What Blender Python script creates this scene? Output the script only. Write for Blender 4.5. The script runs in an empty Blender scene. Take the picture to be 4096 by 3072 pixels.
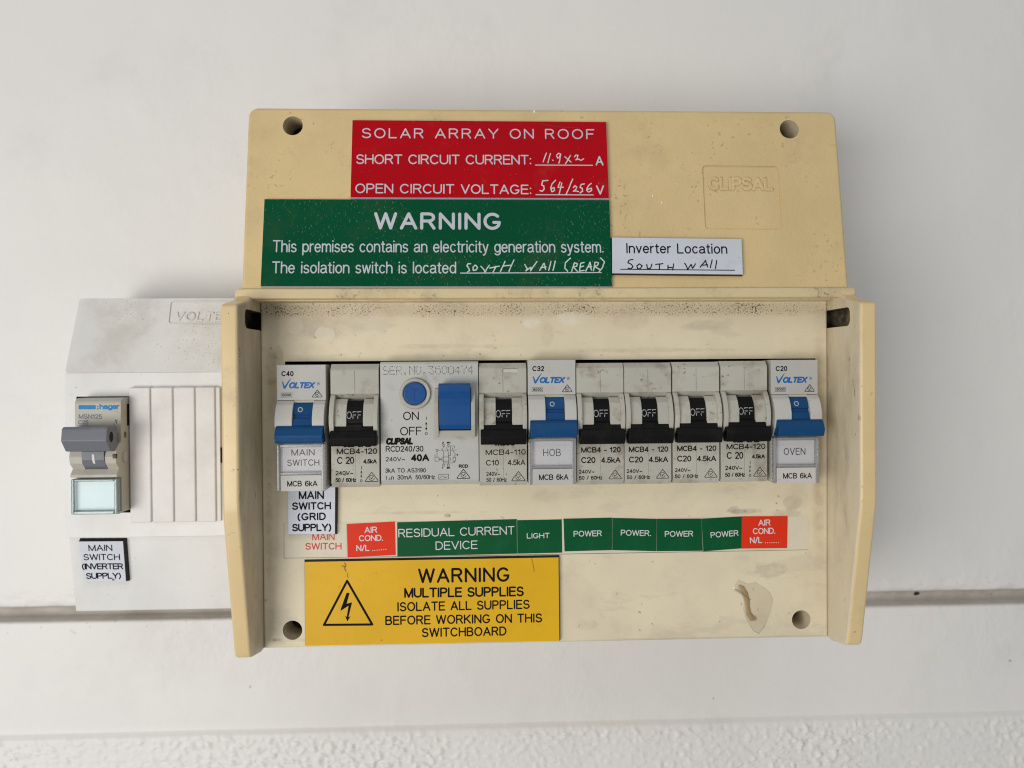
import bpy, bmesh, math, random
from mathutils import Vector, Matrix
from mathutils import noise as mnoise
random.seed(7)
PI = math.pi
MM = 0.001
scene = bpy.context.scene
COL = scene.collection

# ------------------------------------------------------------------ camera
F = 2840.0                                   # focal length in photo pixels (photo is 4096 wide)
CAM = Vector((-23.33, -266.0, 0.0))          # mm; the recessed panel of the box lies in y = 0
YAW, PITCH, ROLL = 0.0362, -0.0110, -0.0067
def cam_rows():
    cy, sy, cp, sp, cr, sr = (math.cos(YAW), math.sin(YAW), math.cos(PITCH), math.sin(PITCH), math.cos(ROLL), math.sin(ROLL))
    x1 = Vector((cy, -sy, 0)); y1 = Vector((sy, cy, 0)); z1 = Vector((0, 0, 1))
    y2 = y1 * cp + z1 * sp; z2 = -y1 * sp + z1 * cp
    return x1 * cr + z2 * sr, -x1 * sr + z2 * cr, y2
RIGHT, UP, FWD = cam_rows()
cd = bpy.data.cameras.new("camera"); cam = bpy.data.objects.new("camera", cd); COL.objects.link(cam)
m = Matrix((RIGHT, UP, -FWD)).transposed().to_4x4(); m.translation = CAM * MM
cam.matrix_world = m
cd.sensor_width = 36.0; cd.lens = F / 4096 * 36.0; cd.clip_start = 0.01; cd.clip_end = 20
cd.dof.use_dof = True; cd.dof.focus_distance = 0.262; cd.dof.aperture_fstop = 10.0
scene.camera = cam
scene.cycles.filter_width = 1.15

# ------------------------------------------------------------------ light
w = bpy.data.worlds.new("World"); scene.world = w; w.use_nodes = True
nt = w.node_tree; bg = nt.nodes["Background"]
bg.inputs[0].default_value = (0.97, 0.98, 1.0, 1); bg.inputs[1].default_value = 0.315
def area(name, loc, target, size, sizey, energy, col):
    l = bpy.data.lights.new(name, 'AREA'); l.shape = 'RECTANGLE'; l.size = size; l.size_y = sizey
    l.energy = energy; l.color = col
    o = bpy.data.objects.new(name, l); COL.objects.link(o); o.location = loc
    o.rotation_euler = (Vector(target) - Vector(loc)).to_track_quat('-Z', 'Y').to_euler()
    return o
area("daylight_bounce", (-0.56, -0.78, -0.22), (-0.02, 0.0, 0.0), 0.52, 0.46, 5.9, (1.0, 0.965, 0.91))  # area lamp standing for daylight bounced in from the lower left
area("sky_light", (0.1, -0.9, 0.95), (0.05, 0.0, 0.1), 0.9, 0.5, 2.2, (0.90, 0.95, 1.0))
vs = scene.view_settings; vs.view_transform = 'Standard'; vs.look = 'None'; vs.gamma = 1; vs.exposure = 0
vs.use_curve_mapping = False

# ------------------------------------------------------------------ planes on which things sit
class Frame:
    def __init__(s, O, V=(0, 0, 1)):
        s.O = Vector(O); s.U = Vector((1, 0, 0)); s.V = Vector(V).normalized(); s.N = s.U.cross(s.V)
    def hit(s, px, py):
        d = RIGHT * (px - 2048) + UP * (1536 - py) + FWD * F
        t = (s.O - CAM).dot(s.N) / d.dot(s.N); p = CAM + d * t - s.O
        return p.dot(s.U), p.dot(s.V)
    def off(s, u=0, v=0, n=0):
        return Frame(s.O + s.U * u + s.V * v + s.N * n, s.V)
    def mat(s):
        m = Matrix((s.U, s.V, s.N)).transposed().to_4x4(); m.translation = s.O * MM
        return m
def vplane(d): return Frame((0, -d, 0))          # vertical plane d mm in front of the recessed panel
def zoom(fr, ox, oy, k):
    f = lambda x, y: fr.hit(ox + k * x, oy + k * y)
    a = Vector(f(0, 0)); b = Vector(f(1000, 0)); f.s = (b - a).length / 1000
    return f
def local(x0, y0, s):
    f = lambda x, y: ((x - x0) * s, (y0 - y) * s)
    f.s = s
    return f

# ------------------------------------------------------------------ materials
def N(nt, t, **kw):
    n = nt.nodes.new(t)
    for k, v in kw.items():
        if k.startswith('i_'): n.inputs[k[2:].replace('_', ' ')].default_value = v
        else: setattr(n, k, v)
    return n
def mixc(nt, fac, a, b, mode='MIX'):
    n = nt.nodes.new('ShaderNodeMix'); n.data_type = 'RGBA'; n.blend_type = mode
    L = nt.links
    for s, v in ((n.inputs[0], fac), (n.inputs[6], a), (n.inputs[7], b)):
        if isinstance(v, (int, float)): s.default_value = v
        elif isinstance(v, tuple): s.default_value = (*v[:3], 1)
        else: L.new(v, s)
    return n.outputs[2]
def mth(nt, op, a, b=0.0, clamp=False):
    n = nt.nodes.new('ShaderNodeMath'); n.operation = op; n.use_clamp = clamp
    for s, v in ((n.inputs[0], a), (n.inputs[1], b)):
        if isinstance(v, (int, float)): s.default_value = v
        else: nt.links.new(v, s)
    return n.outputs[0]
def smooth(nt, v, lo, hi):
    n = nt.nodes.new('ShaderNodeMapRange'); n.interpolation_type = 'SMOOTHSTEP'
    nt.links.new(v, n.inputs[0]); n.inputs[1].default_value = lo; n.inputs[2].default_value = hi
    return n.outputs[0]
MATS = {}
PALE = (.82, .76, .62); GREY = (.46, .40, .31); BRN = (.40, .29, .17)
SPOTS = [(1290, 1310, 200, 55, GREY, .5, .5, .6), (1178, 1302, 36, 36, PALE, .35, .15, .15), (1450, 1285, 110, 80, PALE, .22, .3, .3), (1300, 1335, 40, 26, PALE, .5, .1, 1.2),
         (2125, 1292, 46, 26, (.82, .78, .66), .7, .5, .9), (2290, 1275, 85, 34, (.82, .78, .66), .7, .5, .9), (2190, 1340, 34, 60, GREY, .35, .5, .4), (2520, 1280, 90, 50, GREY, .35, .4, .8), (2830, 1300, 120, 26, GREY, .4, .5, .8),
         (1085, 1500, 30, 220, BRN, .8, .8, .6), (1075, 2100, 24, 500, BRN, .5, .9, .5), (1115, 1440, 24, 60, GREY, .5, .2, .9), (3275, 1800, 40, 650, BRN, .6, .9, .6),
         (3170, 2010, 42, 32, GREY, .5, .2, 1.2), (3150, 2055, 70, 22, GREY, .5, .3, .7), (2975, 2045, 80, 14, GREY, .7, .5, 1.6), (2960, 2045, 40, 10, (.25, .22, .17), .6, .5, 2.), (3085, 2285, 100, 32, GREY, .5, .4, 3.0),
         (2940, 2040, 30, 16, GREY, .6, .3, 2.), (2350, 2500, 70, 26, GREY, .35, .8, 3.0), (1700, 2050, 320, 9, GREY, .4, .8, 1.5), (1790, 2062, 16, 9, (.12, .08, .05), .8, .5, 1.), (1400, 2555, 500, 10, GREY, .4, .8, 1.), (2700, 2555, 600, 9, GREY, .4, .8, 1.),
         (1110, 2560, 24, 8, (.10, .07, .05), .7, .6, 2.4), (1800, 1385, 300, 12, GREY, .35, .6, 2.), (2600, 1400, 400, 12, GREY, .35, .6, 2.), (2180, 1985, 60, 40, GREY, .3, .6, 1.6)]
def plastic(name, col, rough=.42, grime=None, ga=.4, gs=45, glo=.5, ghi=.72, speck=0., ss=700, slo=.66, bump=.08, bs=1400, stretch=(1, 1, 1), rand=False, band=None, spots=False, smear=None, spec=.28, coat=0., var=.05):
    if name in MATS: return MATS[name]
    mt = bpy.data.materials.new(name); mt.use_nodes = True; nt = mt.node_tree; L = nt.links
    b = nt.nodes["Principled BSDF"]
    tc = N(nt, 'ShaderNodeTexCoord'); vec = tc.outputs['Object']
    raw = vec
    mp = N(nt, 'ShaderNodeMapping'); mp.inputs['Scale'].default_value = stretch; L.new(vec, mp.inputs['Vector'])
    if rand:
        oi = N(nt, 'ShaderNodeObjectInfo'); r = mth(nt, 'MULTIPLY', oi.outputs['Random'], 7.3)
        cx = N(nt, 'ShaderNodeCombineXYZ'); L.new(r, cx.inputs[0]); L.new(r, cx.inputs[1]); L.new(cx.outputs[0], mp.inputs['Location'])
    v = mp.outputs[0]
    def noi(scale, det=6, ro=.6, vv=None):
        n = N(nt, 'ShaderNodeTexNoise'); n.inputs['Scale'].default_value = scale; n.inputs['Detail'].default_value = det
        n.inputs['Roughness'].default_value = ro; L.new(vv or v, n.inputs['Vector']); return n.outputs[0]
    c = tuple(col)
    n0 = noi(30, 4)
    if rand:
        tint = mixc(nt, oi.outputs['Random'], (.86, .86, .84), (1.04, 1.03, 1.0))
    c = mixc(nt, smooth(nt, n0, .3, .7), tuple(x * (1 - var) for x in col), tuple(min(1, x * (1 + var)) for x in col))
    if rand: c = mixc(nt, 1.0, c, tint, 'MULTIPLY')
    if grime:
        g = mth(nt, 'MULTIPLY', smooth(nt, noi(gs, 9, .68), glo, ghi), ga)
        c = mixc(nt, g, c, tuple(grime)); 
    if smear:      # (scale, amount, colour, z stretch): greasy/adhesive smears
        mp2 = N(nt, 'ShaderNodeMapping'); mp2.inputs['Scale'].default_value = smear[3]; L.new(raw, mp2.inputs['Vector'])
        g = mth(nt, 'MULTIPLY', smooth(nt, noi(smear[0], 8, .62, mp2.outputs[0]), .56, .62), smear[1])
        c = mixc(nt, g, c, tuple(smear[2]))
    if speck:
        s1 = smooth(nt, noi(ss, 2, .5), slo, slo + .05); s2 = smooth(nt, noi(60, 3, .6), .45, .65)
        g = mth(nt, 'MULTIPLY', mth(nt, 'MULTIPLY', s1, s2), speck)
        c = mixc(nt, g, c, (.06, .045, .03))
    if band:       # (z centre, z half width, strength): a horizontal line of settled dirt
        sp = N(nt, 'ShaderNodeSeparateXYZ'); L.new(raw, sp.inputs[0])
        zz = mth(nt, 'ABSOLUTE', mth(nt, 'SUBTRACT', sp.outputs[1], band[0] * MM))
        bb = mth(nt, 'SUBTRACT', 1.0, smooth(nt, zz, band[1] * .25 * MM, band[1] * MM), True)
        thr = mth(nt, 'ADD', noi(1500, 3, .75), mth(nt, 'MULTIPLY', noi(45, 3), .45))
        g = mth(nt, 'MULTIPLY', mth(nt, 'MULTIPLY', bb, smooth(nt, thr, .76, .86)), band[2])
        g2 = mth(nt, 'MULTIPLY', mth(nt, 'MULTIPLY', bb, noi(120, 4)), .42)
        c = mixc(nt, g2, c, (.24, .19, .13)); c = mixc(nt, g, c, (.09, .065, .045))
    if spots:      # pale patches where old labels were, greasy smudges: (px, py, rx, ry in photo pixels, colour, amount)
        sp = N(nt, 'ShaderNodeSeparateXYZ'); L.new(raw, sp.inputs[0]); PF = Frame((0, 0, 0))
        dn = mth(nt, 'MULTIPLY', mth(nt, 'SUBTRACT', noi(110, 5, .65, raw), .5), 1.1)
        tex = mth(nt, 'ADD', .45, mth(nt, 'MULTIPLY', smooth(nt, noi(190, 6, .7, raw), .4, .62), .6))
        for px, py, rx, ry, cc, am, ed, nd in SPOTS:
            u0, v0 = PF.hit(px, py); k = 266 / F * MM
            dx = mth(nt, 'DIVIDE', mth(nt, 'SUBTRACT', sp.outputs[0], u0 * MM), rx * k); dy = mth(nt, 'DIVIDE', mth(nt, 'SUBTRACT', sp.outputs[1], v0 * MM), ry * k)
            r = mth(nt, 'SQRT', mth(nt, 'ADD', mth(nt, 'MULTIPLY', dx, dx), mth(nt, 'MULTIPLY', dy, dy)))
            r = mth(nt, 'ADD', r, mth(nt, 'MULTIPLY', dn, nd)); f_ = mth(nt, 'MULTIPLY', mth(nt, 'MULTIPLY', mth(nt, 'SUBTRACT', 1.0, smooth(nt, r, 1 - ed, 1)), am), tex)
            c = mixc(nt, f_, c, cc)
    if isinstance(c, tuple): b.inputs['Base Color'].default_value = (*c, 1)
    else: L.new(c, b.inputs['Base Color'])
    rr = mth(nt, 'ADD', mth(nt, 'MULTIPLY', noi(90, 5), .22), rough - .11)
    L.new(rr, b.inputs['Roughness'])
    b.inputs['Specular IOR Level'].default_value = spec
    if coat: b.inputs['Coat Weight'].default_value = coat; b.inputs['Coat Roughness'].default_value = .15
    if bump:
        bp = N(nt, 'ShaderNodeBump'); bp.inputs['Strength'].default_value = bump; bp.inputs['Distance'].default_value = .0004
        h = mth(nt, 'ADD', noi(bs, 3), mth(nt, 'MULTIPLY', noi(160, 5), 1.2)); L.new(h, bp.inputs['Height']); L.new(bp.outputs[0], b.inputs['Normal'])
    MATS[name] = mt
    return mt
GR = (.26, .20, .14)
M_cover = plastic('yellowed_plastic', (.675, .512, .26), .48, GR, .34, 38, .5, .8, speck=.32, ss=620, slo=.63, bump=.32, bs=900)
M_cheek = plastic('yellowed_gloss_plastic', (.71, .54, .28), .3, GR, .35, 50, .55, .8, speck=.5, ss=500, slo=.66, bump=.06, spec=.5)
M_inner = plastic('grimy_cream_plastic', (.68, .60, .44), .42, (.30, .23, .15), .62, 34, .42, .68, speck=.5, ss=500, slo=.66, bump=.12, stretch=(1, .3, 1))
M_panel = plastic('cream_plastic', (.74, .655, .475), .36, (.46, .39, .28), .45, 26, .50, .75, speck=.6, ss=420, slo=.68, bump=.10, band=(25.0, 3.6, 1.0), spots=True, smear=(34, .22, (.47, .42, .34), (1, 2.6, 1)))
M_ridge = plastic('ridge_plastic', (.69, .56, .335), .4, GR, .5, 60, .45, .72, speck=.45, ss=500, slo=.62, bump=.15)
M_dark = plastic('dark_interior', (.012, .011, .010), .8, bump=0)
M_holewall = plastic('hole_wall', (.20, .16, .10), .7, (.03, .025, .02), .9, 120, .4, .6, bump=0)
M_screw = plastic('rusty_screw', (.035, .028, .022), .6, (.02, .015, .01), .6, 200, bump=.2)
M_vbox = plastic('white_plastic', (.72, .72, .71), .30, (.50, .45, .38), .14, 40, .48, .7, speck=.3, ss=520, slo=.68, bump=.05)
M_vtop = plastic('dusty_white_plastic', (.71, .705, .685), .5, (.42, .36, .28), .36, 36, .45, .68, speck=.4, ss=1100, slo=.64, bump=.10)
M_blank = plastic('blank_plastic', (.71, .695, .68), .4, (.50, .46, .42), .25, 70, .45, .7, bump=.06)
M_mcb = plastic('beige_grey_plastic', (.50, .49, .435), .42, (.24, .18, .12), .75, 75, .48, .72, speck=.6, ss=600, slo=.64, bump=.08, rand=True)
M_vx = plastic('cool_white_plastic', (.56, .55, .535), .38, (.30, .25, .19), .45, 90, .56, .78, speck=.3, ss=700, slo=.68, bump=.04, rand=True)
M_vxside = plastic('warm_white_plastic', (.48, .465, .415), .4, (.28, .22, .15), .4, 90, .5, .75, bump=.05, rand=True)
M_rcd = plastic('grey_white_plastic', (.50, .50, .47), .42, (.25, .20, .15), .55, 80, .54, .74, speck=.4, ss=600, slo=.66, bump=.06)
M_black = plastic('black_plastic', (.004, .004, .004), .55, (.025, .021, .015), .5, 120, .5, .75, bump=.15, rand=True, spec=.15)
M_blue = plastic('blue_plastic', (.004, .065, .20), .42, (.03, .11, .25), .3, 200, .5, .75, bump=.10, rand=True, spec=.2)
M_blue2 = plastic('deep_blue_plastic', (.006, .070, .25), .4, (.03, .11, .28), .3, 150, .5, .75, bump=.08)
M_bluedk = plastic('blue_groove', (.004, .045, .18), .4, bump=0)
M_hgrey = plastic('slate_grey_plastic', (.155, .165, .19), .4, (.34, .35, .36), .5, 110, .56, .72, bump=.12)
M_hbody = plastic('warm_grey_plastic', (.46, .44, .385), .42, (.28, .22, .16), .4, 80, .5, .75, bump=.05)
M_ink = plastic('black_ink', (.006, .006, .008), .7, spec=.1, bump=0, var=0)
M_inkblue = plastic('blue_ink', (.012, .13, .40), .5, bump=0, var=0)
M_inkcyan = plastic('cyan_ink', (.01, .20, .46), .5, bump=0, var=0)
M_white = plastic('white_core', (.54, .56, .61), .5, (.36, .34, .33), .4, 300, .5, .7, bump=.1)
M_handw = plastic('scratched_white', (.66, .70, .70), .6, (.40, .42, .42), .5, 900, .4, .6, bump=.2)
M_offw = plastic('worn_white_ink', (.42, .43, .45), .6, (.12, .12, .12), .5, 900, .45, .7, bump=0)
M_red = plastic('red_laminate', (.43, .003, .009), .45, (.30, .06, .03), .4, 60, .56, .8, speck=.0, bump=.10, bs=2000, spec=.05)
M_green = plastic('green_laminate', (.0015, .072, .030), .45, (.07, .10, .045), .22, 40, .50, .72, bump=.10, bs=2000, spec=.05)
M_yellow = plastic('yellow_laminate', (.72, .415, .008), .45, (.40, .22, .03), .35, 70, .56, .8, speck=.4, ss=400, slo=.7, bump=.06, bs=2000)
M_lwhite = plastic('white_laminate', (.60, .63, .70), .42, (.42, .42, .44), .3, 150, .5, .75, speck=.35, ss=900, slo=.66, bump=.10, bs=2500)
M_lblack = plastic('black_core', (.015, .015, .017), .45, bump=.1)
M_strip = plastic('paper_strip', (.70, .635, .50), .4, (.45, .38, .28), .3, 60, .5, .75, bump=.05)
M_sgreen = plastic('green_sticker', spec=.15, col=(.0015, .085, .026), rough=.42, grime=(.02, .16, .08), ga=.2, gs=90, bump=.03)
M_sred = plastic('red_sticker', (.74, .036, .010), .42, (.5, .06, .03), .2, 90, bump=.03, spec=.15)
M_inkred = plastic('red_ink', (.60, .045, .040), .5, bump=0, var=0)
M_paper = plastic('label_paper', (.66, .66, .68), .5, (.5, .49, .48), .2, 100, bump=0)
M_paper2 = plastic('bright_label_paper', (.74, .79, .81), .5, bump=0)
M_stain_y = plastic('stain_on_yellow', (.34, .19, .02), .6, bump=0)
M_stain_r = plastic('scratch_on_red', (.24, .03, .015), .6, bump=0)
M_fleck = plastic('white_paint_fleck', (.8, .8, .8), .4, bump=0)
def add_flecks(mt, col, scale, lo, amt):      # dust grains caught in the rough laminate
    nt = mt.node_tree; L = nt.links; b = nt.nodes["Principled BSDF"]
    old = b.inputs['Base Color'].links[0].from_socket
    tc = N(nt, 'ShaderNodeTexCoord')
    mp = N(nt, 'ShaderNodeMapping'); mp.inputs['Rotation'].default_value = (0, 0, .6); mp.inputs['Scale'].default_value = (1, .55, 1); L.new(tc.outputs['Object'], mp.inputs[0])
    n = N(nt, 'ShaderNodeTexNoise'); n.inputs['Scale'].default_value = scale; n.inputs['Detail'].default_value = 2; L.new(mp.outputs[0], n.inputs['Vector'])
    n2 = N(nt, 'ShaderNodeTexNoise'); n2.inputs['Scale'].default_value = 28; n2.inputs['Detail'].default_value = 5; L.new(tc.outputs['Object'], n2.inputs['Vector'])
    g = mth(nt, 'MULTIPLY', mth(nt, 'MULTIPLY', smooth(nt, n.outputs[0], lo, lo + .06), smooth(nt, n2.outputs[0], .38, .55)), amt)
    L.new(mixc(nt, g, old, col), b.inputs['Base Color'])
add_flecks(M_green, (.30, .34, .18), 1500, .63, .30)
add_flecks(M_red, (.50, .22, .16), 1300, .70, .35)
def clear(name, tint, gloss, milk):
    mt = bpy.data.materials.new(name); mt.use_nodes = True; nt = mt.node_tree; nt.nodes.clear(); L = nt.links
    out = N(nt, 'ShaderNodeOutputMaterial'); tr = N(nt, 'ShaderNodeBsdfTransparent'); tr.inputs[0].default_value = (*tint, 1)
    pr = N(nt, 'ShaderNodeBsdfPrincipled'); pr.inputs['Base Color'].default_value = (*[t * .75 for t in tint], 1); pr.inputs['Roughness'].default_value = .35
    gl = N(nt, 'ShaderNodeBsdfGlossy'); gl.inputs['Roughness'].default_value = .2
    fr = N(nt, 'ShaderNodeFresnel'); fr.inputs[0].default_value = 1.5
    m1 = N(nt, 'ShaderNodeMixShader'); m1.inputs[0].default_value = milk; L.new(tr.outputs[0], m1.inputs[1]); L.new(pr.outputs[0], m1.inputs[2])
    m2 = N(nt, 'ShaderNodeMixShader'); L.new(mth(nt, 'MULTIPLY', fr.outputs[0], gloss), m2.inputs[0]); L.new(m1.outputs[0], m2.inputs[1]); L.new(gl.outputs[0], m2.inputs[2])
    L.new(m2.outputs[0], out.inputs[0]); return mt
M_pane = clear('clear_plastic', (.985, .985, .985), .22, .0)
M_rim = clear('clear_plastic_rim', (.93, .93, .93), 1.3, .30)
M_hpane = clear('bluish_clear_plastic', (.96, .995, 1.0), .35, .0)
M_hrim = clear('bluish_clear_rim', (.66, .80, .82), 1.5, .28)
M_glue = clear('dried_glue', (.975, .96, .93), 1.3, .10)

# ------------------------------------------------------------------ mesh helpers (all sizes in mm)
AX = {'uv': lambda a, b, c: (a, b, c), 'nv': lambda a, b, c: (c, b, a), 'un': lambda a, b, c: (a, c, b)}
def weight(o):
    md = o.modifiers.new('normals', 'WEIGHTED_NORMAL'); md.keep_sharp = True; md.weight = 80
    return o
class MB:
    def __init__(s): s.bm = bmesh.new(); s.mats = []
    def mi(s, mat):
        if mat not in s.mats: s.mats.append(mat)
        return s.mats.index(mat)
    def prism(s, pts, c0, c1, mat, bev=0., seg=2, ax='uv', edges='all'):
        """polygon pts extruded from c0 to c1 (numbers or functions of the point) along the third axis"""
        t = bmesh.new(); f = AX[ax]
        g0 = c0 if callable(c0) else (lambda a, b: c0); g1 = c1 if callable(c1) else (lambda a, b: c1)
        lo = [t.verts.new(Vector(f(a, b, g0(a, b))) * MM) for a, b in pts]
        hi = [t.verts.new(Vector(f(a, b, g1(a, b))) * MM) for a, b in pts]
        t.faces.new(lo); t.faces.new(hi); n = len(pts)
        for i in range(n): t.faces.new((lo[i], lo[(i + 1) % n], hi[(i + 1) % n], hi[i]))
        bmesh.ops.recalc_face_normals(t, faces=t.faces)
        if bev:
            if edges == 'all': es = list(t.edges)
            else: hs = set(hi); es = [e for e in t.edges if e.verts[0] in hs and e.verts[1] in hs]
            es = [e for e in es if e.calc_face_angle(0) > .3]
            bmesh.ops.bevel(t, geom=es, offset=bev * MM, segments=seg, affect='EDGES', clamp_overlap=True, profile=.5)
        s.merge(t, mat)
    def merge(s, t, mat):
        k = s.mi(mat)
        me = bpy.data.meshes.new('t')
        for fc in t.faces: fc.material_index = k
        t.to_mesh(me); t.free(); s.bm.from_mesh(me); bpy.data.meshes.remove(me)
    def box(s, u0, u1, v0, v1, n0, n1, mat, bev=0., seg=2):
        s.prism([(u0, v0), (u1, v0), (u1, v1), (u0, v1)], n0, n1, mat, bev, seg)
    def cyl(s, u, v, r, n0, n1, mat, bev=0., k=40, r2=None):
        s.prism([(u + r * math.cos(2 * PI * i / k), v + r * math.sin(2 * PI * i / k)) for i in range(k)], n0, n1, mat, bev, edges='hi')
    def flat(s, pts, n, mat):
        k = s.mi(mat); f = s.bm.faces.new([s.bm.verts.new(Vector((a, b, n)) * MM) for a, b in pts])
        f.normal_update()
        if f.normal.z < 0: f.normal_flip()
        f.material_index = k
    def stroke(s, pts, w, n, mat, cap=True):
        """a flat inked or engraved line; sharp corners are split so that pieces stack a few microns apart"""
        q = [Vector(pts[0])]
        for p in pts[1:]:
            p = Vector(p)
            if (p - q[-1]).length > w * .04: q.append(p)
        if len(q) == 1:
            s.lift += 1; s.flat([(q[0].x + w * .62 * math.cos(a * PI / 5), q[0].y + w * .62 * math.sin(a * PI / 5)) for a in range(10)], n + .003 * (s.lift % 5), mat); return
        closed = (q[0] - q[-1]).length < w * .1 and len(q) > 8
        runs = [[q[0]]]
        for i in range(1, len(q)):
            runs[-1].append(q[i])
            if i < len(q) - 1:
                a = (q[i] - q[i - 1]).normalized(); b = (q[i + 1] - q[i]).normalized()
                if a.dot(b) < .55: runs.append([q[i]])
        for r in runs:
            s.lift += 1; nn = n + .003 * (s.lift % 5); h = w / 2; k = len(r)
            Lf, Rt = [], []
            for i, p in enumerate(r):
                d0 = (r[i] - r[i - 1]).normalized() if i else (r[1] - r[0]).normalized()
                d1 = (r[i + 1] - r[i]).normalized() if i < k - 1 else d0
                if closed and len(runs) == 1 and i in (0, k - 1): d0 = (r[-1] - r[-2]).normalized(); d1 = (r[1] - r[0]).normalized()
                t = (d0 + d1).normalized(); nm = Vector((-t.y, t.x)); sc = h / max(.5, nm.dot(Vector((-d0.y, d0.x))))
                Lf.append(p + nm * sc); Rt.append(p - nm * sc)
            if cap and not (closed and len(runs) == 1):
                d = (r[0] - r[1]).normalized(); a0 = math.atan2(d.y, d.x)
                c0 = [r[0] + Vector((math.cos(a0 + a), math.sin(a0 + a))) * h for a in (-.9, -.3, .3, .9)]
                d = (r[-1] - r[-2]).normalized(); a1 = math.atan2(d.y, d.x)
                c1 = [r[-1] + Vector((math.cos(a1 + a), math.sin(a1 + a))) * h for a in (-.9, -.3, .3, .9)]
            else: c0 = c1 = []
            bm = s.bm; kk = s.mi(mat); V = lambda p: bm.verts.new(Vector((p.x, p.y, nn)) * MM)
            vl = [V(p) for p in Lf]; vr = [V(p) for p in Rt]
            for i in range(k - 1):
                f = bm.faces.new((vr[i], vr[i + 1], vl[i + 1], vl[i])); f.material_index = kk
            if c0:
                f = bm.faces.new([vl[0]] + [V(p) for p in c0] + [vr[0]]); f.material_index = kk
                f = bm.faces.new([vr[-1]] + [V(p) for p in c1] + [vl[-1]]); f.material_index = kk
    lift = 0
    def mesh(s, name):
        me = bpy.data.meshes.new(name); s.bm.to_mesh(me); s.bm.free()
        for m_ in s.mats: me.materials.append(m_)
        me.polygons.foreach_set('use_smooth', [True] * len(me.polygons)); me.set_sharp_from_angle(angle=math.radians(32))
        return me
    def build(s, name, parent=None, mat=None):
        s_m = s.mesh(name); o = bpy.data.objects.new(name, s_m); COL.objects.link(o)
        if parent is not None: o.parent = parent
        if len(s_m.polygons) < 4000 and 'letter' not in name and 'hand' not in name and name not in ('solid', 'cutter'): weight(o)
        if mat is not None: o.matrix_world = mat
        return o
def rr(u0, v0, u1, v1, r, k=5):
    P = []
    for cx, cy, a in ((u1 - r, v1 - r, 0), (u0 + r, v1 - r, 90), (u0 + r, v0 + r, 180), (u1 - r, v0 + r, 270)):
        for i in range(k + 1):
            t = math.radians(a + 90 * i / k); P.append((cx + r * math.cos(t), cy + r * math.sin(t)))
    return P
def boolean(mb, cutters):
    """solid MB minus a list of cutter MBs, returned as a mesh-carrying MB replacement"""
    a = mb.build('solid'); cs = [c.build('cutter') for c in cutters]
    for c in cs:
        md = a.modifiers.new('b', 'BOOLEAN'); md.operation = 'DIFFERENCE'; md.object = c; md.solver = 'EXACT'
        try: md.material_mode = 'TRANSFER'
        except Exception: pass
    bpy.context.view_layer.update()
    me = bpy.data.meshes.new_from_object(a.evaluated_get(bpy.context.evaluated_depsgraph_get()))
    for o in [a] + cs: bpy.data.objects.remove(o)
    me.polygons.foreach_set('use_smooth', [True] * len(me.polygons)); me.set_sharp_from_angle(angle=math.radians(32))
    return me
def mobj(name, me, parent=None):
    o = bpy.data.objects.new(name, me); COL.objects.link(o); o.parent = parent; me.name = name
    if 'letter' not in name and 'marking' not in name: weight(o)
    return o
def tag(o, label, cat, group=None):
    o['label'] = label; o['category'] = cat
    if group: o['group'] = group
def thing(name, label, cat, fr, group=None):
    o = bpy.data.objects.new(name, None); COL.objects.link(o); o.matrix_world = fr.mat(); o.empty_display_size = .01
    tag(o, label, cat, group); return o

# ------------------------------------------------------------------ a single-line alphabet
def arc(cx, cy, rx, ry, a0, a1, k=0):
    k = k or max(3, int(abs(a1 - a0) / 20))
    return [(cx + rx * math.cos(math.radians(a0 + (a1 - a0) * i / k)), cy + ry * math.sin(math.radians(a0 + (a1 - a0) * i / k))) for i in range(k + 1)]
G = {}
def g(c, w, *st): G[c] = (w, st)
g(' ', .28)
g('A', .72, [(0, 0), (.36, 1), (.72, 0)], [(.12, .33), (.60, .33)])
g('B', .62, [(0, 0), (0, 1), (.34, 1)] + arc(.34, .765, .22, .235, 90, -90)[1:] + [(0, .53)], [(.30, .53), (.36, .53)] + arc(.36, .265, .25, .265, 90, -90)[1:] + [(0, 0)])
g('C', .70, arc(.37, .5, .37, .5, 42, 318))
g('D', .66, [(0, 0), (0, 1), (.26, 1)] + arc(.26, .5, .40, .5, 90, -90)[1:] + [(0, 0)])
g('E', .56, [(.56, 1), (0, 1), (0, 0), (.57, 0)], [(0, .53), (.52, .53)])
g('F', .54, [(.54, 1), (0, 1), (0, 0)], [(0, .52), (.47, .52)])
g('G', .76, arc(.38, .5, .38, .5, 45, 325) + [(.73, .42), (.45, .42)])
g('H', .66, [(0, 0), (0, 1)], [(.66, 0), (.66, 1)], [(0, .53), (.66, .53)])
g('I', .04, [(.02, 0), (.02, 1)])
g('J', .44, [(.44, 1), (.44, .24)] + arc(.22, .24, .22, .24, 0, -180)[1:])
g('K', .64, [(0, 0), (0, 1)], [(.60, 1), (0, .38)], [(.20, .58), (.64, 0)])
g('L', .52, [(0, 1), (0, 0), (.52, 0)])
g('M', .76, [(0, 0), (0, 1), (.38, 0), (.76, 1), (.76, 0)])
g('N', .66, [(0, 0), (0, 1), (.66, 0), (.66, 1)])
g('O', .76, arc(.38, .5, .38, .5, 90, 450))
g('P', .60, [(0, 0), (0, 1), (.34, 1)] + arc(.34, .735, .25, .265, 90, -90)[1:] + [(0, .47)])
g('R', .64, [(0, 0), (0, 1), (.36, 1)] + arc(.36, .75, .24, .25, 90, -90)[1:] + [(0, .50)], [(.36, .50), (.62, 0)])
g('S', .60, arc(.30, .75, .27, .25, 22, 262)[:-1] + [(.30, .505)] + arc(.30, .26, .30, .26, 75, -158)[1:])
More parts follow.
